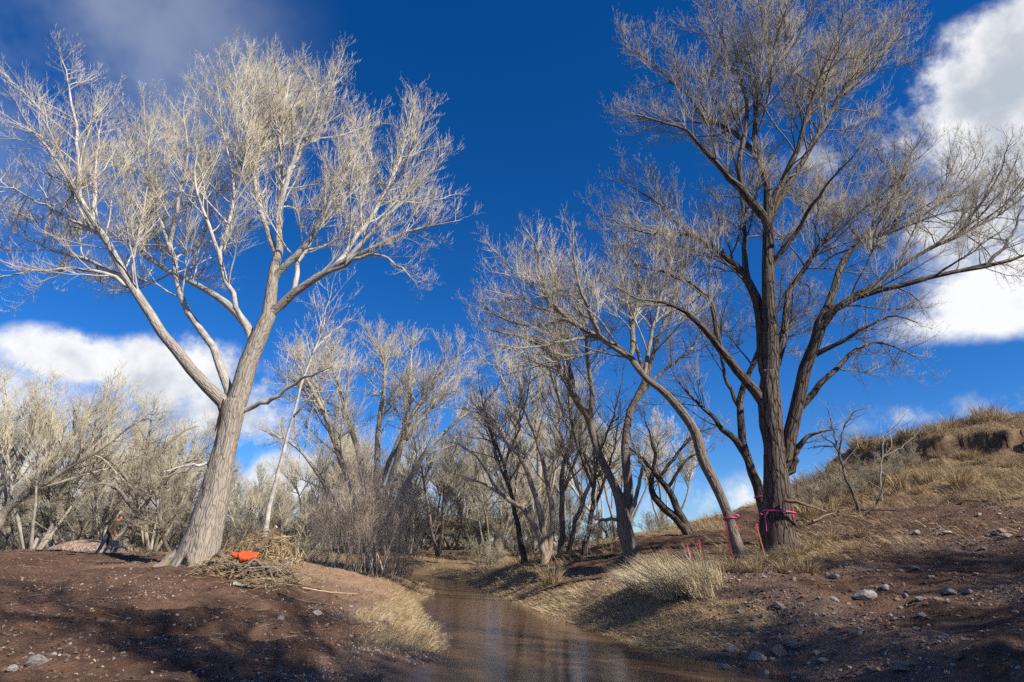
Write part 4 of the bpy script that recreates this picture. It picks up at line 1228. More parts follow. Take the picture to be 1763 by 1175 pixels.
def pebbles(name, label, xr, yr, n, fn, size, mat, seed):
    rg = np.random.default_rng(seed)
    cl_ = lambda x, y, z, sd: fn(x, y, z, sd) * np.clip(.55 + 1.3 * fbm(np.stack([x, y, x * 0], 1) * 1.15, 3, seed), .06, 1)
    x, y, z, sd = scatter(n, xr, yr, cl_, rg)
    m_ = len(x)
    shapes = np.stack([rock_shape(seed * 7 + i, V1, 4) for i in range(8)])
    r = rg.uniform(*size, m_) * rg.uniform(.5, 1.0, m_)
    a = rg.uniform(0, 6.283, m_)
    V = shapes[rg.integers(0, 8, m_)] * r[:, None, None]
    V = np.stack([V[..., 0] * np.cos(a)[:, None] - V[..., 1] * np.sin(a)[:, None], V[..., 0] * np.sin(a)[:, None] + V[..., 1] * np.cos(a)[:, None], V[..., 2]], -1)
    V = V + np.stack([x, y, z + r * .15], 1)[:, None, :]
    T = T1[None] + (np.arange(m_) * len(V1))[:, None, None]
    s = Soup()
    s.add(V.reshape(-1, 3), None, T.reshape(-1, 3), np.repeat(rg.random(m_), len(V1)))
    print(name, m_)
    return tag(mesh_obj(name, s.mesh(name, mat, smooth=False)), label, None, None, 'stuff')


m, k = new_mat('mixed_pebbles')
r_ = k.n('ShaderNodeAttribute', attribute_name='brad').outputs['Fac']
cr_ = k.n('ShaderNodeValToRGB', i_Fac=r_)
el = cr_.color_ramp.elements
el[0].position, el[0].color = 0, (.10, .065, .05, 1)
el[1].position, el[1].color = 1, (.50, .46, .43, 1)
for p_, c_ in ((.3, (.17, .115, .09, 1)), (.5, (.26, .20, .17, 1)), (.68, (.22, .12, .075, 1)), (.8, (.32, .29, .28, 1))):
    e = el.new(p_)
    e.color = c_
finish(k, cr_.outputs[0], .8, spec=.3)
M_PEB = m
pebbles('bank_gravel', 'fine mixed gravel over the left bank and bar', (-9, 1), (5.5, 15), 46000, lambda x, y, z, sd: np.clip(gravel_mask(x, y, z, sd) * .9 + .28, 0, 1) * (sd > -.25) * np.clip(10 / y, .3, 1), (.008, .034), M_PEB, 501)
pebbles('slope_gravel', 'small loose gravel on the right dirt slope', (2, 14), (5.5, 17), 34000, lambda x, y, z, sd: np.clip(gravel_mask(x, y, z, sd) * .8 + .12, 0, 1) * (sd > -.2), (.008, .04), M_PEB, 502)


m, k = new_mat('dirt_clods')
r_ = k.n('ShaderNodeAttribute', attribute_name='brad').outputs['Fac']
finish(k, k.mix(r_, (.075, .045, .032), (.19, .125, .09)), .95, spec=.1)
pebbles('dirt_clods', 'crumbled lumps of red-brown soil on the banks', (-13, 14), (5.5, 18), 26000, lambda x, y, z, sd: np.clip(.35 + .6 * fbm(np.stack([x, y, x * 0], 1) * .9, 2, 77), 0, 1) * (sd > .3) * (1 - straw_mask(x, y, z, sd)) * np.clip(9 / y, .2, 1), (.008, .045), m, 503)


def leaves(name, label, xr, yr, n, fn, seed, size=(.012, .035)):
    rg = np.random.default_rng(seed)
    x, y, z, sd = scatter(n, xr, yr, fn, rg)
    m_ = len(x)
    a = norm(rg.normal(size=(m_, 3)) * np.array([1, 1, .35]))
    b = norm(np.cross(a, rg.normal(size=(m_, 3)) * .35 + np.array([0, 0, 1.0])))
    L = rg.uniform(*size, m_)[:, None]
    p = np.stack([x, y, z + .012], 1)
    V = np.stack([p - a * L, p + b * L * .6 + [0, 0, .006], p + a * L, p - b * L * .6 + [0, 0, .004]], 1).reshape(-1, 3)
    T = (np.arange(m_) * 4)[:, None, None] + np.array([[[0, 1, 2], [0, 2, 3]]])
    s = Soup()
    s.add(V, None, T.reshape(-1, 3), np.repeat(rg.random(m_), 4))
    return tag(mesh_obj(name, s.mesh(name, M_LITTER, smooth=False)), label, None, None, 'stuff')


M_LITTER = straw_mat('leaf_litter', (.25, .165, .10), (.12, .075, .05), (.44, .34, .23))
leaves('slope_litter', 'dead leaves and chips scattered on the right slope', (1.5, 16), (8, 24), 18000, lambda x, y, z, sd: np.clip(.45 + .5 * fbm(np.stack([x, y, x * 0], 1), 2, 8), 0, 1) * (sd > .5), 601)
leaves('bank_litter', 'dead leaves and chips scattered on the left bank', (-14, -1), (6, 22), 18000, lambda x, y, z, sd: np.clip(.4 + .5 * fbm(np.stack([x, y, x * 0], 1), 2, 9), 0, 1) * (sd > .3), 602)


# ------------------------------------------------------------------ small objects
def tube_path(pts, r0, r1, n=10, S=7, jit=0.0, rg=rng):
    P = spline(np.asarray(pts, float), n)
    if jit:
        P[1:-1] += rg.normal(size=(n - 2, 3)) * jit
    return P[None], np.linspace(r0, r1, n)[None]


M_DRIFT = bark_mat('driftwood', (.22, .165, .12), (.27, .20, .145), (.40, .31, .22), r_tr=.05, r_lb=.015, r_tw=.006, furrow=.8)
M_ROOT = bark_mat('tan_root_bark', (.27, .215, .165), (.25, .20, .155), (.25, .20, .15), r_tr=.13, r_lb=.035, furrow=.6)
M_GREYWOOD = bark_mat('weathered_grey_stick', (.36, .34, .28), (.40, .37, .30), (.42, .36, .27), r_tr=.05, r_lb=.015, r_tw=.006, furrow=.5)
rg = np.random.default_rng(900)
# tangle of exposed roots and drift at the leaning trunk's foot
c0 = G(408, 985)
pile = thing('driftwood_tangle', 'tangle of dark exposed roots at the foot of the pale leaning trunk', 'driftwood', c0)
for i in range(56):
    u = rg.uniform(0, 1)
    sx = 360 + 115 * rg.random()
    p = W(sx, 1002 - 44 * rg.random() * (1 - abs(sx - 415) / 110), 12.2 + rg.uniform(-.35, .4))
    ang = rg.uniform(0, 6.283)
    L = rg.uniform(.25, .75)
    d = np.array([math.cos(ang), math.sin(ang) * .5, rg.uniform(-.5, .35)])
    q1 = p + d * L * .5 + rg.normal(size=3) * .08
    q2 = p + d * L + np.array([0, 0, -.12]) + rg.normal(size=3) * .12
    q0 = p - d * L * .4 + np.array([0, 0, -.10])
    s = Soup()
    r = rg.uniform(.016, .055)
    s.tubes(*tube_path(np.array([q0, p, q1, q2]) - c0, r, r * .4, 12, 7, .01, rg), 7, bark=True)
    mesh_obj('root', s.mesh('root', M_DRIFT, bark=True), pile)
for (a_, b_, c_, r) in [((352, 985), (378, 955), (396, 972), .09), ((398, 968), (425, 960), (438, 985), .085), ((352, 978), (372, 972), (380, 1000), .07), ((388, 962), (410, 978), (408, 1010), .05), ((430, 972), (455, 968), (462, 990), .06)]:
    s = Soup()
    s.tubes(*tube_path(np.array([W(*a_, 12.75), W(*b_, 12.45), W(*c_, 12.35)]) - c0, r, r * .5, 12, 9, .012, rg), 9, bark=True)
    mesh_obj('thick_root', s.mesh('thick_root', M_DRIFT, bark=True), pile)

for i in range(40):
    sx = 372 + 150 * rg.random()
    p = W(sx, 1008 - 50 * rg.random() * (1 - abs(sx - 430) / 140), 12.1 + rg.uniform(-.4, .5))
    p[2] = max(p[2], hgt([p[0]], [p[1]])[0] + .02)
    ang = rg.uniform(-.6, .6) + (math.pi if rg.random() < .4 else 0)
    L = rg.uniform(.3, 1.1)
    d = np.array([math.cos(ang), math.sin(ang) * .6, rg.uniform(-.25, .3)])
    s = Soup()
    r = rg.uniform(.004, .013)
    s.tubes(*tube_path(np.array([p - d * L * .5, p + rg.normal(size=3) * .06, p + d * L * .5 + rg.normal(size=3) * .08]) - c0, r, r * .4, 9, 5, .006, rg), 5, bark=True)
    mesh_obj('stick', s.mesh('stick', M_GREYWOOD if i % 3 else M_DRIFT, bark=True), pile)
nb = 1500
xs, ys = rg.uniform(-6.1, -4.3, nb), rg.uniform(11.5, 13.1, nb)
zs = hgt(xs, ys) + rg.uniform(0, .22, nb)
s = Soup()
blades(s, np.stack([xs, ys, zs], 1) - c0, norm(rg.normal(size=(nb, 3)) * np.array([1, .7, .35])), rg.uniform(.12, .4, nb), .004 * rg.uniform(.5, 1.5, nb), rg.normal(size=(nb, 3)) * .3, rg)
o = mesh_obj('straw', s.mesh('straw', M_STRAW_DULL, smooth=False), pile)
o['kind'] = 'stuff'


def stem_of(tree):
    return [c for c in tree.children if c.name.startswith('trunk')][0]


def surface_roots(tree, base, r0, n, seed, mat, length=(.5, 1.1), az0=0.0):
    """buttress roots that run out from the trunk's foot and dive into the soil"""
    rg = np.random.default_rng(seed)
    off = np.array(tree.location)
    for i in range(n):
        a_ = az0 + 6.283 * (i + rg.uniform(-.3, .3)) / n
        L = rg.uniform(*length)
        pts = []
        for u in (0, .3, .65, 1.0):
            a2 = a_ + .3 * math.sin(u * 3 + i)
            x_, y_ = base[0] + math.cos(a2) * (r0 * .55 + L * u), base[1] + math.sin(a2) * (r0 * .55 + L * u)
            pts.append((x_, y_, float(hgt([x_], [y_])[0]) + (.22 * (1 - u) ** 2 + .015) - .09 * u))
        rr0 = r0 * rg.uniform(.26, .4)
        s = Soup()
        s.tubes(*tube_path(np.array(pts) - off, rr0, rr0 * .25, 12, 9, .012, rg), 9, bark=True)
        mesh_obj('root', s.mesh('root', mat, bark=True), stem_of(tree))


surface_roots(left_tree, tp[1], .42, 8, 3, M_ROOT, (.45, 1.0))
surface_roots(right_tree, rp[1], .38, 7, 4, M_BARK_DARK, (.25, .5))


def twig_litter(name, label, xr, yr, n, fn, seed):
    rg = np.random.default_rng(seed)
    x, y, z, sd = scatter(n, xr, yr, fn, rg)
    m_ = len(x)
    a_ = rg.uniform(0, 6.283, m_)
    L = rg.uniform(.06, .35, m_)
    d = np.stack([np.cos(a_), np.sin(a_), np.zeros(m_)], 1) * L[:, None]
    e1 = np.stack([x, y, z], 1)
    e2 = e1 + d
    e2[:, 2] = hgt(e2[:, 0], e2[:, 1])
    mid = (e1 + e2) / 2 + rg.normal(size=(m_, 3)) * np.array([.015, .015, 0])
    mid[:, 2] = np.maximum(mid[:, 2], hgt(mid[:, 0], mid[:, 1]))
    P = np.stack([e1, mid, e2], 1) + np.array([0, 0, .012])
    r = rg.uniform(.002, .007, m_)[:, None] * np.array([[1, .8, .4]])
    s = Soup()
    s.tubes(P, r, 3)
    return tag(mesh_obj(name, s.mesh(name, M_DRIFT)), label, None, None, 'stuff')


twig_litter('twig_litter', 'fallen twigs and bark slivers lying on both banks', (-13, 14), (6, 20), 7000, lambda x, y, z, sd: np.clip(.45 + .5 * fbm(np.stack([x, y, x * 0], 1) * .7, 2, 15), 0, 1) * (sd > .4), 650)

# heap of flood straw with the bag lying on it
hc = G(440, 978)
heap = thing('debris_heap', 'heap of matted straw and flood debris under the orange bag', 'debris', hc)
top = W(442, 936, 12.9)
nb = 3600
th = rg.uniform(0, 6.283, nb)
ph = np.arccos(rg.uniform(0, 1, nb))
rad3 = np.array([.70, .5, max(.62, top[2] - hc[2] + .16)])
dirs = np.stack([np.sin(ph) * np.cos(th), np.sin(ph) * np.sin(th), np.cos(ph)], 1)
shell = dirs * rad3 * (1 + .34 * fbm(dirs * 2.0, 3, 4))[:, None] * rg.uniform(.75, 1.12, (nb, 1)) + np.array([0, .25, -.05])
dd = norm(np.cross(dirs, rg.normal(size=(nb, 3))) + dirs * .25 + np.array([0, 0, -.25]))
s = Soup()
blades(s, shell, dd, rg.uniform(.1, .32, nb), .006 * rg.uniform(.5, 1.4, nb), rg.normal(size=(nb, 3)) * .4, rg)
o = mesh_obj('straw', s.mesh('straw', M_STRAW_DULL, smooth=False), heap)
o['kind'] = 'stuff'
Vh, Th = ico(3)
Vh = Vh * rad3 * .84 * (1 + .34 * fbm(Vh * 2.0, 3, 4))[:, None] + np.array([0, .25, -.05])
mesh_obj('mound', mesh_from('mound', Vh, None, Th, None, simple('matted_debris', (.20, .14, .085), .95, .4, 14), True), heap)
for i in range(26):
    a_ = rg.uniform(0, 6.283)
    p = np.array([.45 * math.cos(a_), .25 + .4 * math.sin(a_), rg.uniform(.1, .9) * rad3[2]])
    d = norm(rg.normal(size=3)) * rg.uniform(.12, .3)
    s = Soup()
    s.tubes(*tube_path([p - d, p + rg.normal(size=3) * .02, p + d], .012, .006, 6, 5), 5, bark=True)
    mesh_obj('stick', s.mesh('stick', M_DRIFT, bark=True), heap)


def bar_mesh(name, p0, p1, w, t, mat, taper=1.0, bev=.12):
    """a bevelled lath between two points"""
    p0, p1 = np.asarray(p0, float), np.asarray(p1, float)
    d = norm(p1 - p0)
    a = norm(np.cross(d, [0.1, 1, 0.05]))
    b = np.cross(d, a)
    prof = np.array([(-1, -1 + bev), (-1 + bev, -1), (1 - bev, -1), (1, -1 + bev), (1, 1 - bev), (1 - bev, 1), (-1 + bev, 1), (-1, 1 - bev)])
    V, n = [], 5
    for i in range(n):
        u = i / (n - 1)
        f = 1 + (taper - 1) * u
        V.append(p0 + (p1 - p0) * u + prof[:, :1] * a * w * .5 * f + prof[:, 1:] * b * t * .5 * f)
    V = np.concatenate(V + [[p0], [p1]])
    i = np.arange(n * 8).reshape(n, 8)
    Q = np.stack([i[:-1], np.roll(i, -1, 1)[:-1], np.roll(i, -1, 1)[1:], i[1:]], -1).reshape(-1, 4)
    T = np.concatenate([np.stack([np.roll(i[0], -1), i[0], np.full(8, n * 8)], 1), np.stack([i[-1], np.roll(i[-1], -1), np.full(8, n * 8 + 1)], 1)])
    return mesh_from(name, V, Q, T, None, mat, smooth=False)


M_LUMBER = simple('weathered_lumber', (.58, .44, .29), .8, .25, 9)
pl = W(446, 944, 12.8)
tag(mesh_obj('broken_plank', bar_mesh('broken_plank', (0, 0, 0), W(476, 907, 12.6) - pl, .075, .04, M_LUMBER, .8), None, pl), 'pale splintered plank sticking up out of the debris heap', 'plank')

# crumpled orange bag
m, k = new_mat('orange_plastic')
co = k.n('ShaderNodeTexCoord').outputs['Object']
f = k.noise(co, 7.0, 3)
finish(k, k.mix(f, (.62, .085, .02), (.74, .13, .035)), .42, f, .5, .02, .4)
n_u, n_v = 48, 24
uu, vv = np.meshgrid(np.linspace(0, 1, n_u), np.arange(n_v) / n_v * 2 * math.pi, indexing='ij')
prof = np.interp(uu, [0, .05, .25, .34, .42, .75, .93, 1], [.12, .45, .72, .78, 1.0, .95, .75, .35])
bx_ = (uu - .5) * .54
by_ = np.cos(vv) * .15 * prof
bz_ = np.sin(vv) * np.where(np.sin(vv) > 0, .075, .105) * prof + .10 * np.abs(uu - .4) ** 1.3 - .02 + .03 * np.exp(-((uu - .36) / .05) ** 2)
pk = np.stack([bx_ * 9, by_ * 9, bz_ * 9], -1).reshape(-1, 3)
cr2 = (1 - np.abs(vnoise(pk, 3))) * .034 + (1 - np.abs(vnoise(pk * 2.1, 7))) * .016 - .035
V = np.stack([bx_, by_, bz_], -1).reshape(-1, 3)
nrm = norm(np.stack([np.zeros(n_u * n_v), np.cos(vv).ravel(), np.sin(vv).ravel()], 1))
V = V + nrm * cr2[:, None]
i = np.arange(n_u * n_v).reshape(n_u, n_v)
Q = np.stack([i[:-1], np.roll(i, -1, 1)[:-1], np.roll(i, -1, 1)[1:], i[1:]], -1).reshape(-1, 4)
V = np.vstack([V, [[-.275, 0, .0]], [[.275, 0, .02]]])
T = np.concatenate([np.stack([i[0], np.roll(i[0], -1), np.full(n_v, n_u * n_v)], 1), np.stack([np.roll(i[-1], -1), i[-1], np.full(n_v, n_u * n_v + 1)], 1)])
bag_p = W(421, 957, 12.25)
bag = mesh_obj('orange_bag', mesh_from('orange_bag', V, Q, T, None, m, True), None, bag_p)
bag.rotation_euler = (.35, .12, .1)
tag(bag, 'crumpled bright orange plastic bag lying against the debris heap', 'bag')


# fallen branches
def fallen(px_path, Ys, r, mat, label, name='fallen_branch', forks=3, seed=0, lift=.04):
    rg = np.random.default_rng(seed)
    pts = []
    for i_, (px, py) in enumerate(px_path):
        if Ys is None:
            g = G(px, py)
            pts.append(g + np.array([0, 0, lift]))
        else:
            pts.append(W(px, py, Ys[i_] if isinstance(Ys, (list, tuple)) else Ys))
    pts = np.array(pts)
    root = thing(name, label, 'branch', pts[0])
    s = Soup()
    P, R = tube_path(pts - pts[0], r, r * .35, 14, 7, r * .25, rg)
    s.tubes(P, R, 7, bark=True)
    mesh_obj('stem', s.mesh('stem', mat, bark=True), root)
    if forks:
        P2, R2 = spawn(P, R, rg, 1.0 / forks, t0=.25, ratio=.4, Lmin=.15, Lmax=.6, ang=35, up=.0, wig=.15, K=5, rk=.02, rmin=.004)
        for j in range(len(P2)):
            c_ = Soup()
            c_.tubes(P2[j:j + 1], R2[j:j + 1], 4)
            mesh_obj('twig', c_.mesh('twig', mat), root)
    return root


fallen([(428, 1006), (460, 997), (485, 976), (512, 962)], [11.9, 12.0, 12.3, 12.8], .022, M_GREYWOOD, 'pale grey-green fallen branch curving over the flattened reeds', forks=6, seed=1)
fallen([(398, 1011), (420, 1013), (440, 1014)], None, .04, M_GREYWOOD, 'short grey log end lying below the root tangle', forks=0, seed=2)
fallen([(480, 1026), (520, 1040), (570, 1046)], None, .02, M_DRIFT, 'long bare root snaking over the left bank straw', forks=2, seed=3)
fallen([(520, 1018), (570, 1024), (620, 1026)], None, .012, M_LUMBER, 'thin pale stick across the flattened left bank grass', forks=0, seed=4)
fallen([(1352, 862), (1385, 868), (1425, 882)], [13.6, 13.4, 13.6], .045, M_DRIFT, 'broken limb leaning against the tall cottonwood trunk', forks=4, seed=5)
fallen([(1400, 905), (1450, 888), (1500, 886), (1556, 888)], None, .03, M_DRIFT, 'long thin dead branch lying across the straw slope', forks=2, seed=6, lift=.1)
fallen([(1660, 868), (1700, 866), (1763, 862)], None, .025, M_DRIFT, 'dark stick lying along the top of the bare red soil', forks=0, seed=7)
fallen([(1172, 938), (1205, 962), (1240, 985), (1268, 1008)], [13.0, 12.8, 12.3, 11.8], .012, M_STRAW, 'long bleached reed stalk leaning over the bunchgrass', forks=0, seed=8)
fallen([(1188, 930), (1225, 960), (1262, 990)], [13.0, 12.6, 12.2], .009, M_STRAW, 'second bleached reed stalk beside the red stake', forks=0, seed=9)
fallen([(660, 985), (652, 960), (640, 920)], [20.4, 20.4, 20.6], .03, M_LUMBER, 'pale broken stick standing in the reddish brush', forks=0, seed=10)
fallen([(745, 1052), (765, 1050), (785, 1051)], None, .015, M_DRIFT, 'small dark stick stranded in the shallow stream', forks=0, seed=11, lift=.05)
fallen([(205, 962), (250, 958), (325, 951)], [19, 19, 19], .13, M_DRIFT, 'dark log shape standing in for the cast shadow of the pale leaning trunk', 'fallen_log', forks=0, seed=12)  # solid dark bar in place of the pale trunk's shadow on the ground

# pink gravel mound behind the person
gp = np.array([ground_xy(165, 27.5), 27.5, 0.0]); gp[2] = hgt([gp[0]], [gp[1]])[0]
Vm, Tm = ico(4)
Vm = Vm * np.array([1.9, 1.2, .55]) * (1 + .07 * fbm(Vm * 3, 3, 8))[:, None]
m, k = new_mat('pink_gravel')
co = k.n('ShaderNodeTexCoord').outputs['Object']
vo = k.n('ShaderNodeTexVoronoi', i_Vector=co, i_Scale=14.0)
finish(k, k.mix(k.n('ShaderNodeSeparateColor', i_Color=vo.outputs['Color']).outputs[0], (.26, .17, .13), (.50, .36, .29)), .9, vo.outputs['Distance'], .8, .05, .2)
tag(mesh_obj('gravel_mound', mesh_from('gravel_mound', Vm, None, Tm, None, m, False), None, gp), 'low mound of pinkish gravel left of the walking person', 'gravel mound')

# survey stakes and flagging tape
M_PINK = simple('pink_tape', (.80, .06, .27), .5, .12, 12, .4)
M_STAKE_RED = simple('red_painted_lath', (.40, .055, .045), .7, .3, 20)
M_STAKE_OR = simple('orange_painted_lath', (.46, .16, .05), .7, .3, 20)


def ribbon_mesh(name, pts, w, mat, n=14, twist=.6):
    P = spline(np.asarray(pts, float), n)
    T_ = norm(np.gradient(P, axis=0))
    side = norm(np.cross(T_, np.array([0.0, 1.0, .3])))
    up_ = np.cross(side, T_)
    a = np.linspace(0, twist, n)[:, None]
    sd_ = np.cos(a) * up_ + np.sin(a) * side
    nn_ = np.cross(sd_, T_) * .0012
    V = np.concatenate([P - sd_ * w / 2 - nn_, P + sd_ * w / 2 - nn_, P + sd_ * w / 2 + nn_, P - sd_ * w / 2 + nn_])
    Q = []
    for r in range(4):
        r2 = (r + 1) % 4
        for j in range(n - 1):
            Q.append((r * n + j, r * n + j + 1, r2 * n + j + 1, r2 * n + j))
    return mesh_from(name, V, Q, None, None, mat, True)


def stake(px0, py0, px1, py1, Y0, mat, label, ribs):
    a, b = W(px0, py0, Y0), W(px1, py1, Y0)
    low = b + (b - a) * .25
    root = thing('survey_stake', label, 'stake', low)
    lath = mesh_obj('lath', bar_mesh('lath', (0, 0, 0), a - low, .030, .014, mat, 1.0), root)
    for pts in ribs:
        mesh_obj('ribbon', ribbon_mesh('ribbon', [W(x, y, Y0 - .05) - low for x, y in pts], .035, M_PINK), lath)
    return root


stake(1203, 931, 1211, 972, 12.9, M_STAKE_RED, 'short red stake with a pink top in the blond grass', [[(1203, 929), (1200, 933), (1201, 939)], [(1204, 930), (1206, 934), (1205, 938)]])
stake(1249, 897, 1261, 968, 13.1, M_STAKE_RED, 'tall red stake against the leaning trunk', [[(1250, 915), (1251, 923), (1250, 931)], [(1249, 897), (1250, 905), (1248, 912)]])
stake(1302, 903, 1317, 957, 13.6, M_STAKE_OR, 'orange stake with a pink tip left of the tall cottonwood', [[(1303, 902), (1300, 905), (1302, 910)], [(1303, 902), (1306, 904), (1305, 909)]])
stake(1314, 880, 1322, 925, 14.4, M_STAKE_RED, 'red stake tucked against the tall cottonwood, tied with pink tape', [[(1314, 881), (1310, 882), (1308, 884)], [(1315, 882), (1317, 890), (1318, 900)]])
# limp ribbon caught in the grass
rb0 = G(1186, 962)
tag(mesh_obj('flagging_ribbon', ribbon_mesh('flagging_ribbon', [W(1196, 926, 12.7) - rb0, W(1188, 931, 12.7) - rb0, W(1184, 938, 12.7) - rb0, W(1185, 947, 12.7) - rb0, W(1187, 954, 12.65) - rb0, W(1188, 961, 12.65) - rb0], .028, M_PINK, 20, 1.5), None, rb0), 'loose pink ribbon hanging in the grass left of the short red stake', 'ribbon')


def band(P, R, py, label, tails, dr=.022, w=.030, tilt=0.0, name='flagging_tape'):
    pr = []
    for p in P:
        d_ = p[1] * math.cos(PITCH) + (p[2] - EYE) * math.sin(PITCH)
        u_ = -p[1] * math.sin(PITCH) + (p[2] - EYE) * math.cos(PITCH)
        pr.append(587.5 - FPX * u_ / d_)
    pr = np.array(pr)
    i_ = np.argsort(np.abs(pr - py))[0]
    i_ = min(max(i_, 1), len(P) - 2)
    t_ = np.clip((pr[i_] - py) / (pr[i_] - pr[i_ + 1] + 1e-9), -1, 1)
    c_ = P[i_] + (P[i_ + 1] - P[i_]) * t_
    r = R[i_] + dr
    ax = norm(P[i_ + 1] - P[i_ - 1])
    a = norm(np.cross(ax, [0, 1.0, 0]))
    b = np.cross(ax, a)
    n = 40
    th_ = np.arange(n) / n * 2 * math.pi
    ring = r * (np.cos(th_)[:, None] * a + np.sin(th_)[:, None] * b) * (1 + .012 * np.sin(5 * th_))[:, None] + ax * (tilt * np.cos(th_) * r)[:, None]
    nrm_ = norm(ring)
    V = np.concatenate([ring - ax * w / 2, ring + ax * w / 2, ring + ax * w / 2 + nrm_ * .003, ring - ax * w / 2 + nrm_ * .003])
    Q = [(q_ * n + j, q_ * n + (j + 1) % n, ((q_ + 1) % 4) * n + (j + 1) % n, ((q_ + 1) % 4) * n + j) for q_ in range(4) for j in range(n)]
    root = thing(name, label, 'tape', c_)
    mesh_obj('loop', mesh_from('loop', V, Q, None, None, M_PINK, True), root)
    for pts in tails:
        mesh_obj('tail', ribbon_mesh('tail', [W(x, y, c_[1] - r - .03 + dy) - c_ for x, y, dy in pts], .035, M_PINK, 12, .8), root)
    return c_, r, ax, a, b


def paint(root, c_, r, ax, a, b, spots, base):
    m_ = M_PAINT
    for th_c, up_c, wd, ht in spots:
        n = 7
        rowz = np.linspace(-ht / 2, ht / 2, 5)
        V = []
        for z_ in rowz:
            ww = wd * math.sqrt(max(.05, 1 - (2 * z_ / ht) ** 2 * .9))
            for th_ in np.linspace(th_c - ww / r / 2, th_c + ww / r / 2, n):
                V.append(c_ + (r - .004) * (math.cos(th_) * a + math.sin(th_) * b) + ax * (up_c + z_) - base)
        i_ = np.arange(5 * n).reshape(5, n)
        Q = np.stack([i_[:-1, :-1], i_[:-1, 1:], i_[1:, 1:], i_[1:, :-1]], -1).reshape(-1, 4)
        mesh_obj('bark_scar' if 'scar' in m_.name else 'paint_mark', mesh_from('mark', V, Q, None, None, m_, True), stem_of(root))


M_PAINT = simple('red_marker_paint', (.55, .03, .07), .7, .4, 25)
info = band(rp, rr_, 882, 'pink tape loop round the tall dark cottonwood trunk', [[(1322, 881, .12), (1317, 890, .1), (1319, 902, .12), (1320, 915, .15)], [(1360, 860, .1), (1356, 858, .1), (1352, 855, .12)], [(1357, 882, .12), (1359, 890, .12), (1358, 896, .12)]], .062)
paint(right_tree, *info, [(2.15, -.08, .06, .08), (.75, -.35, .05, .07)], np.array(right_tree.location))
band(L_R2[0][0], L_R2[0][1], 856, 'pink tape loop round the slender trunk behind the cottonwood', [[(1308, 884, .05), (1313, 886, .03), (1318, 888, .05)]], .02)
info3 = band(L_R3[0][0], L_R3[0][1], 893, 'pink tape loop round the long leaning trunk', [[(1262, 888, .1), (1268, 886, .1), (1273, 889, .1)]], .02, tilt=.15)
paint(T_R3, *info3, [(1.4, -.32, .06, .09), (1.9, -.22, .045, .07)], np.array(T_R3.location))

# the rust-coloured scar below the crotch of the pale trunk
M_PAINT = simple('rust_bark_scar', (.30, .135, .05), .95, .45, 16)


def scar(tree, P, R, i_, spots):
    ax = norm(P[i_ + 1] - P[i_ - 1])
    a = norm(np.cross(ax, [0, 1.0, 0]))
    paint(tree, P[i_], R[i_] + .028, ax, a, np.cross(ax, a), spots, np.array(tree.location))


scar(left_tree, tp, LT_R, len(tp) - 4, [(.75, .02, .17, .62), (.95, .28, .12, .4), (.6, -.22, .08, .3)])

# ------------------------------------------------------------------ the person walking behind the bank
M_JEANS = simple('navy_jeans', (.03, .045, .10), .85, .3, 18)
M_JACKET = simple('olive_jacket', (.15, .115, .075), .85, .35, 14)
M_SKIN = simple('skin', (.55, .27, .17), .6, .1, 10)
M_BOOT = simple('dark_boots', (.03, .025, .022), .7, .3, 12)
M_CAP = simple('brown_cap', (.13, .075, .06), .8, .3, 20)
jn = {'pelvis': (0, 0, .96, .145), 'waist': (.03, 0, 1.10, .135), 'chest': (.09, 0, 1.30, .155), 'nb': (.15, 0, 1.46, .085), 'neck': (.185, 0, 1.52, .055), 'head': (.225, 0, 1.60, .09), 'top': (.235, 0, 1.67, .085)}
ed = [('pelvis', 'waist'), ('waist', 'chest'), ('chest', 'nb'), ('nb', 'neck'), ('neck', 'head'), ('head', 'top')]
for sx, nm_ in ((1, 'l'), (-1, 'r')):
    f = .10 if sx > 0 else -.06
    jn.update({'hip' + nm_: (0, sx * .095, .88, .098), 'knee' + nm_: (f, sx * .10, .50, .066), 'ank' + nm_: (f - .10, sx * .10, .09, .048), 'toe' + nm_: (f + .08, sx * .115, .035, .04),
               'sh' + nm_: (.10, sx * .185, 1.40, .064), 'elb' + nm_: (.04, sx * .25, 1.12, .050), 'wr' + nm_: (.19, sx * .21, .95, .034), 'pal' + nm_: (.23, sx * .20, .89, .034)})
    ed += [('pelvis', 'hip' + nm_), ('hip' + nm_, 'knee' + nm_), ('knee' + nm_, 'ank' + nm_), ('ank' + nm_, 'toe' + nm_), ('chest', 'sh' + nm_), ('sh' + nm_, 'elb' + nm_), ('elb' + nm_, 'wr' + nm_), ('wr' + nm_, 'pal' + nm_)]
    for q_, (dy_, ln_) in enumerate([(-.024, .06), (-.008, .072), (.008, .068), (.024, .052)]):
        jn['f%s%da' % (nm_, q_)] = (.245, sx * .20 + dy_, .855, .010)
        jn['f%s%db' % (nm_, q_)] = (.250 + ln_ * .2, sx * .20 + dy_, .855 - ln_ * .6, .009)
        jn['f%s%dc' % (nm_, q_)] = (.240, sx * .20 + dy_, .855 - ln_, .008)
        ed += [('pal' + nm_, 'f%s%da' % (nm_, q_)), ('f%s%da' % (nm_, q_), 'f%s%db' % (nm_, q_)), ('f%s%db' % (nm_, q_), 'f%s%dc' % (nm_, q_))]
    jn['th%sa' % nm_] = (.265, sx * .165, .90, .011)
    jn['th%sb' % nm_] = (.285, sx * .155, .87, .009)
    ed += [('wr' + nm_, 'th%sa' % nm_), ('th%sa' % nm_, 'th%sb' % nm_)]
keys = list(jn)
pm = bpy.data.meshes.new('person_rig')
pm.from_pydata([jn[k_][:3] for k_ in keys], [(keys.index(a), keys.index(b)) for a, b in ed], [])
po = bpy.data.objects.new('person_rig', pm)
C.objects.link(po)
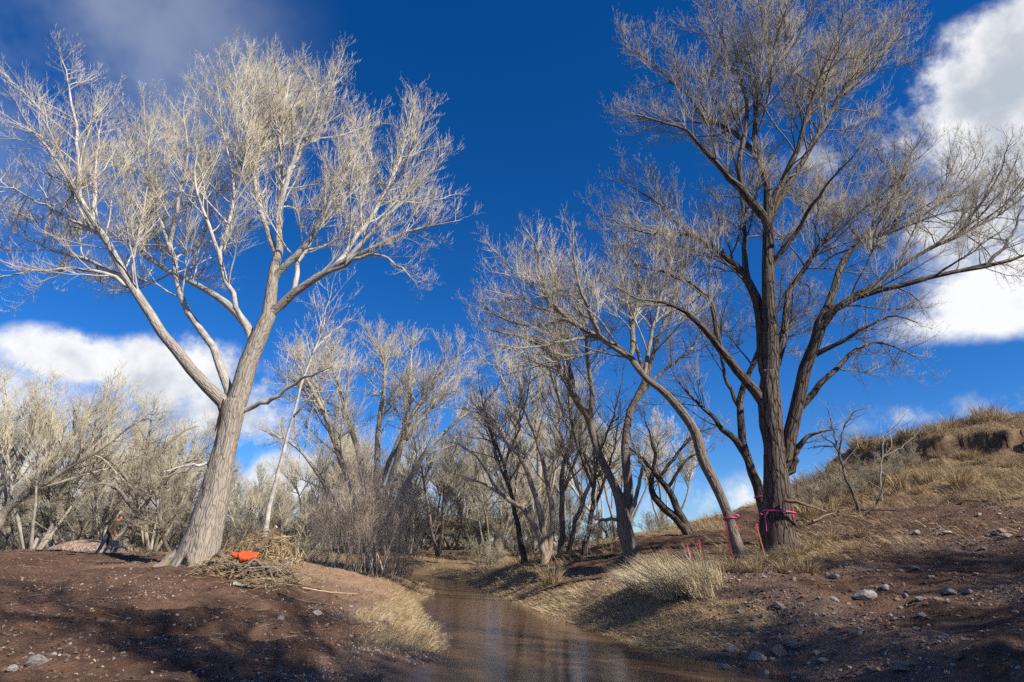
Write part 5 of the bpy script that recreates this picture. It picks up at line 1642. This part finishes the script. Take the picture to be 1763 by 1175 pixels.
md = po.modifiers.new('skin', 'SKIN')
md.use_smooth_shade = True
for v_, k_ in zip(pm.skin_vertices[0].data, keys):
    v_.radius = (jn[k_][3], jn[k_][3])
    v_.use_root = k_ == 'pelvis'
po.modifiers.new('sub', 'SUBSURF').levels = 2
po.modifiers['sub'].render_levels = 2
bm_ = bpy.data.meshes.new_from_object(po.evaluated_get(bpy.context.evaluated_depsgraph_get()))
bpy.data.objects.remove(po)
bm_.name = 'person'
for m_ in (M_JACKET, M_JEANS, M_SKIN, M_BOOT):
    bm_.materials.append(m_)
for pg in bm_.polygons:
    x_, y_, z_ = pg.center
    hand = x_ > .16 and abs(y_) > .13 and z_ < .955
    pg.material_index = 2 if (z_ > 1.49 or hand) else 3 if z_ < .12 else 1 if z_ < .93 and not (abs(y_) > .16 and z_ > .75) else 0
    pg.use_smooth = True
pp = np.array([ground_xy(178, 23.5), 23.5, 0.0]); pp[2] = hgt([pp[0]], [pp[1]])[0]
person = mesh_obj('person', bm_, None, pp - np.array([0, 0, .03]))
person.rotation_euler = (0, .14, .25)
tag(person, 'person in olive jacket, navy jeans and cap walking behind the bank', 'person')
Vc, Tc = ico(3)
Vc = Vc * np.array([.112, .10, .085])
Vc[:, 2] = np.maximum(Vc[:, 2], -.012)
cap = mesh_obj('cap', mesh_from('cap_crown', Vc + np.array([.225, 0, 1.67]), None, Tc, None, M_CAP, True), person)
an = np.linspace(-1.1, 1.1, 13)
br = np.concatenate([np.stack([.225 + .095 * np.cos(an), .095 * np.sin(an), np.full(13, 1.665)], 1), np.stack([.235 + .19 * np.cos(an * .8), .105 * np.sin(an), np.full(13, 1.645)], 1)])
br = np.concatenate([br, br + np.array([0, 0, .008])])
Q = [(j, j + 1, 14 + j, 13 + j) for j in range(12)] + [(26 + j, 39 + j, 40 + j, 27 + j) for j in range(12)] + [(13 + j, 14 + j, 40 + j, 39 + j) for j in range(12)]
mesh_obj('brim', mesh_from('brim', br, Q, None, None, M_CAP, True), cap)
Vn, Tn = ico(2)
mesh_obj('nose', mesh_from('nose', Vn * np.array([.018, .013, .02]) + np.array([.318, 0, 1.60]), None, Tn, None, M_SKIN, True), person)
for sy in (-1, 1):
    mesh_obj('ear', mesh_from('ear', Vn * np.array([.018, .010, .03]) + np.array([.215, sy * .093, 1.605]), None, Tn, None, M_SKIN, True), person)
    mesh_obj('eye', mesh_from('eye', Vn * .011 + np.array([.303, sy * .032, 1.622]), None, Tn, None, M_BOOT, True), person)
mesh_obj('mouth', mesh_from('mouth', Vn * np.array([.008, .024, .006]) + np.array([.305, 0, 1.563]), None, Tn, None, M_CAP, True), person)
Vr = Vc.copy() * np.array([.93, .98, 1.0])
mesh_obj('hair', mesh_from('hair', Vn * np.array([.085, .094, .075]) + np.array([.195, 0, 1.615]), None, Tn, None, simple('brown_hair', (.06, .04, .03), .8), True), person)
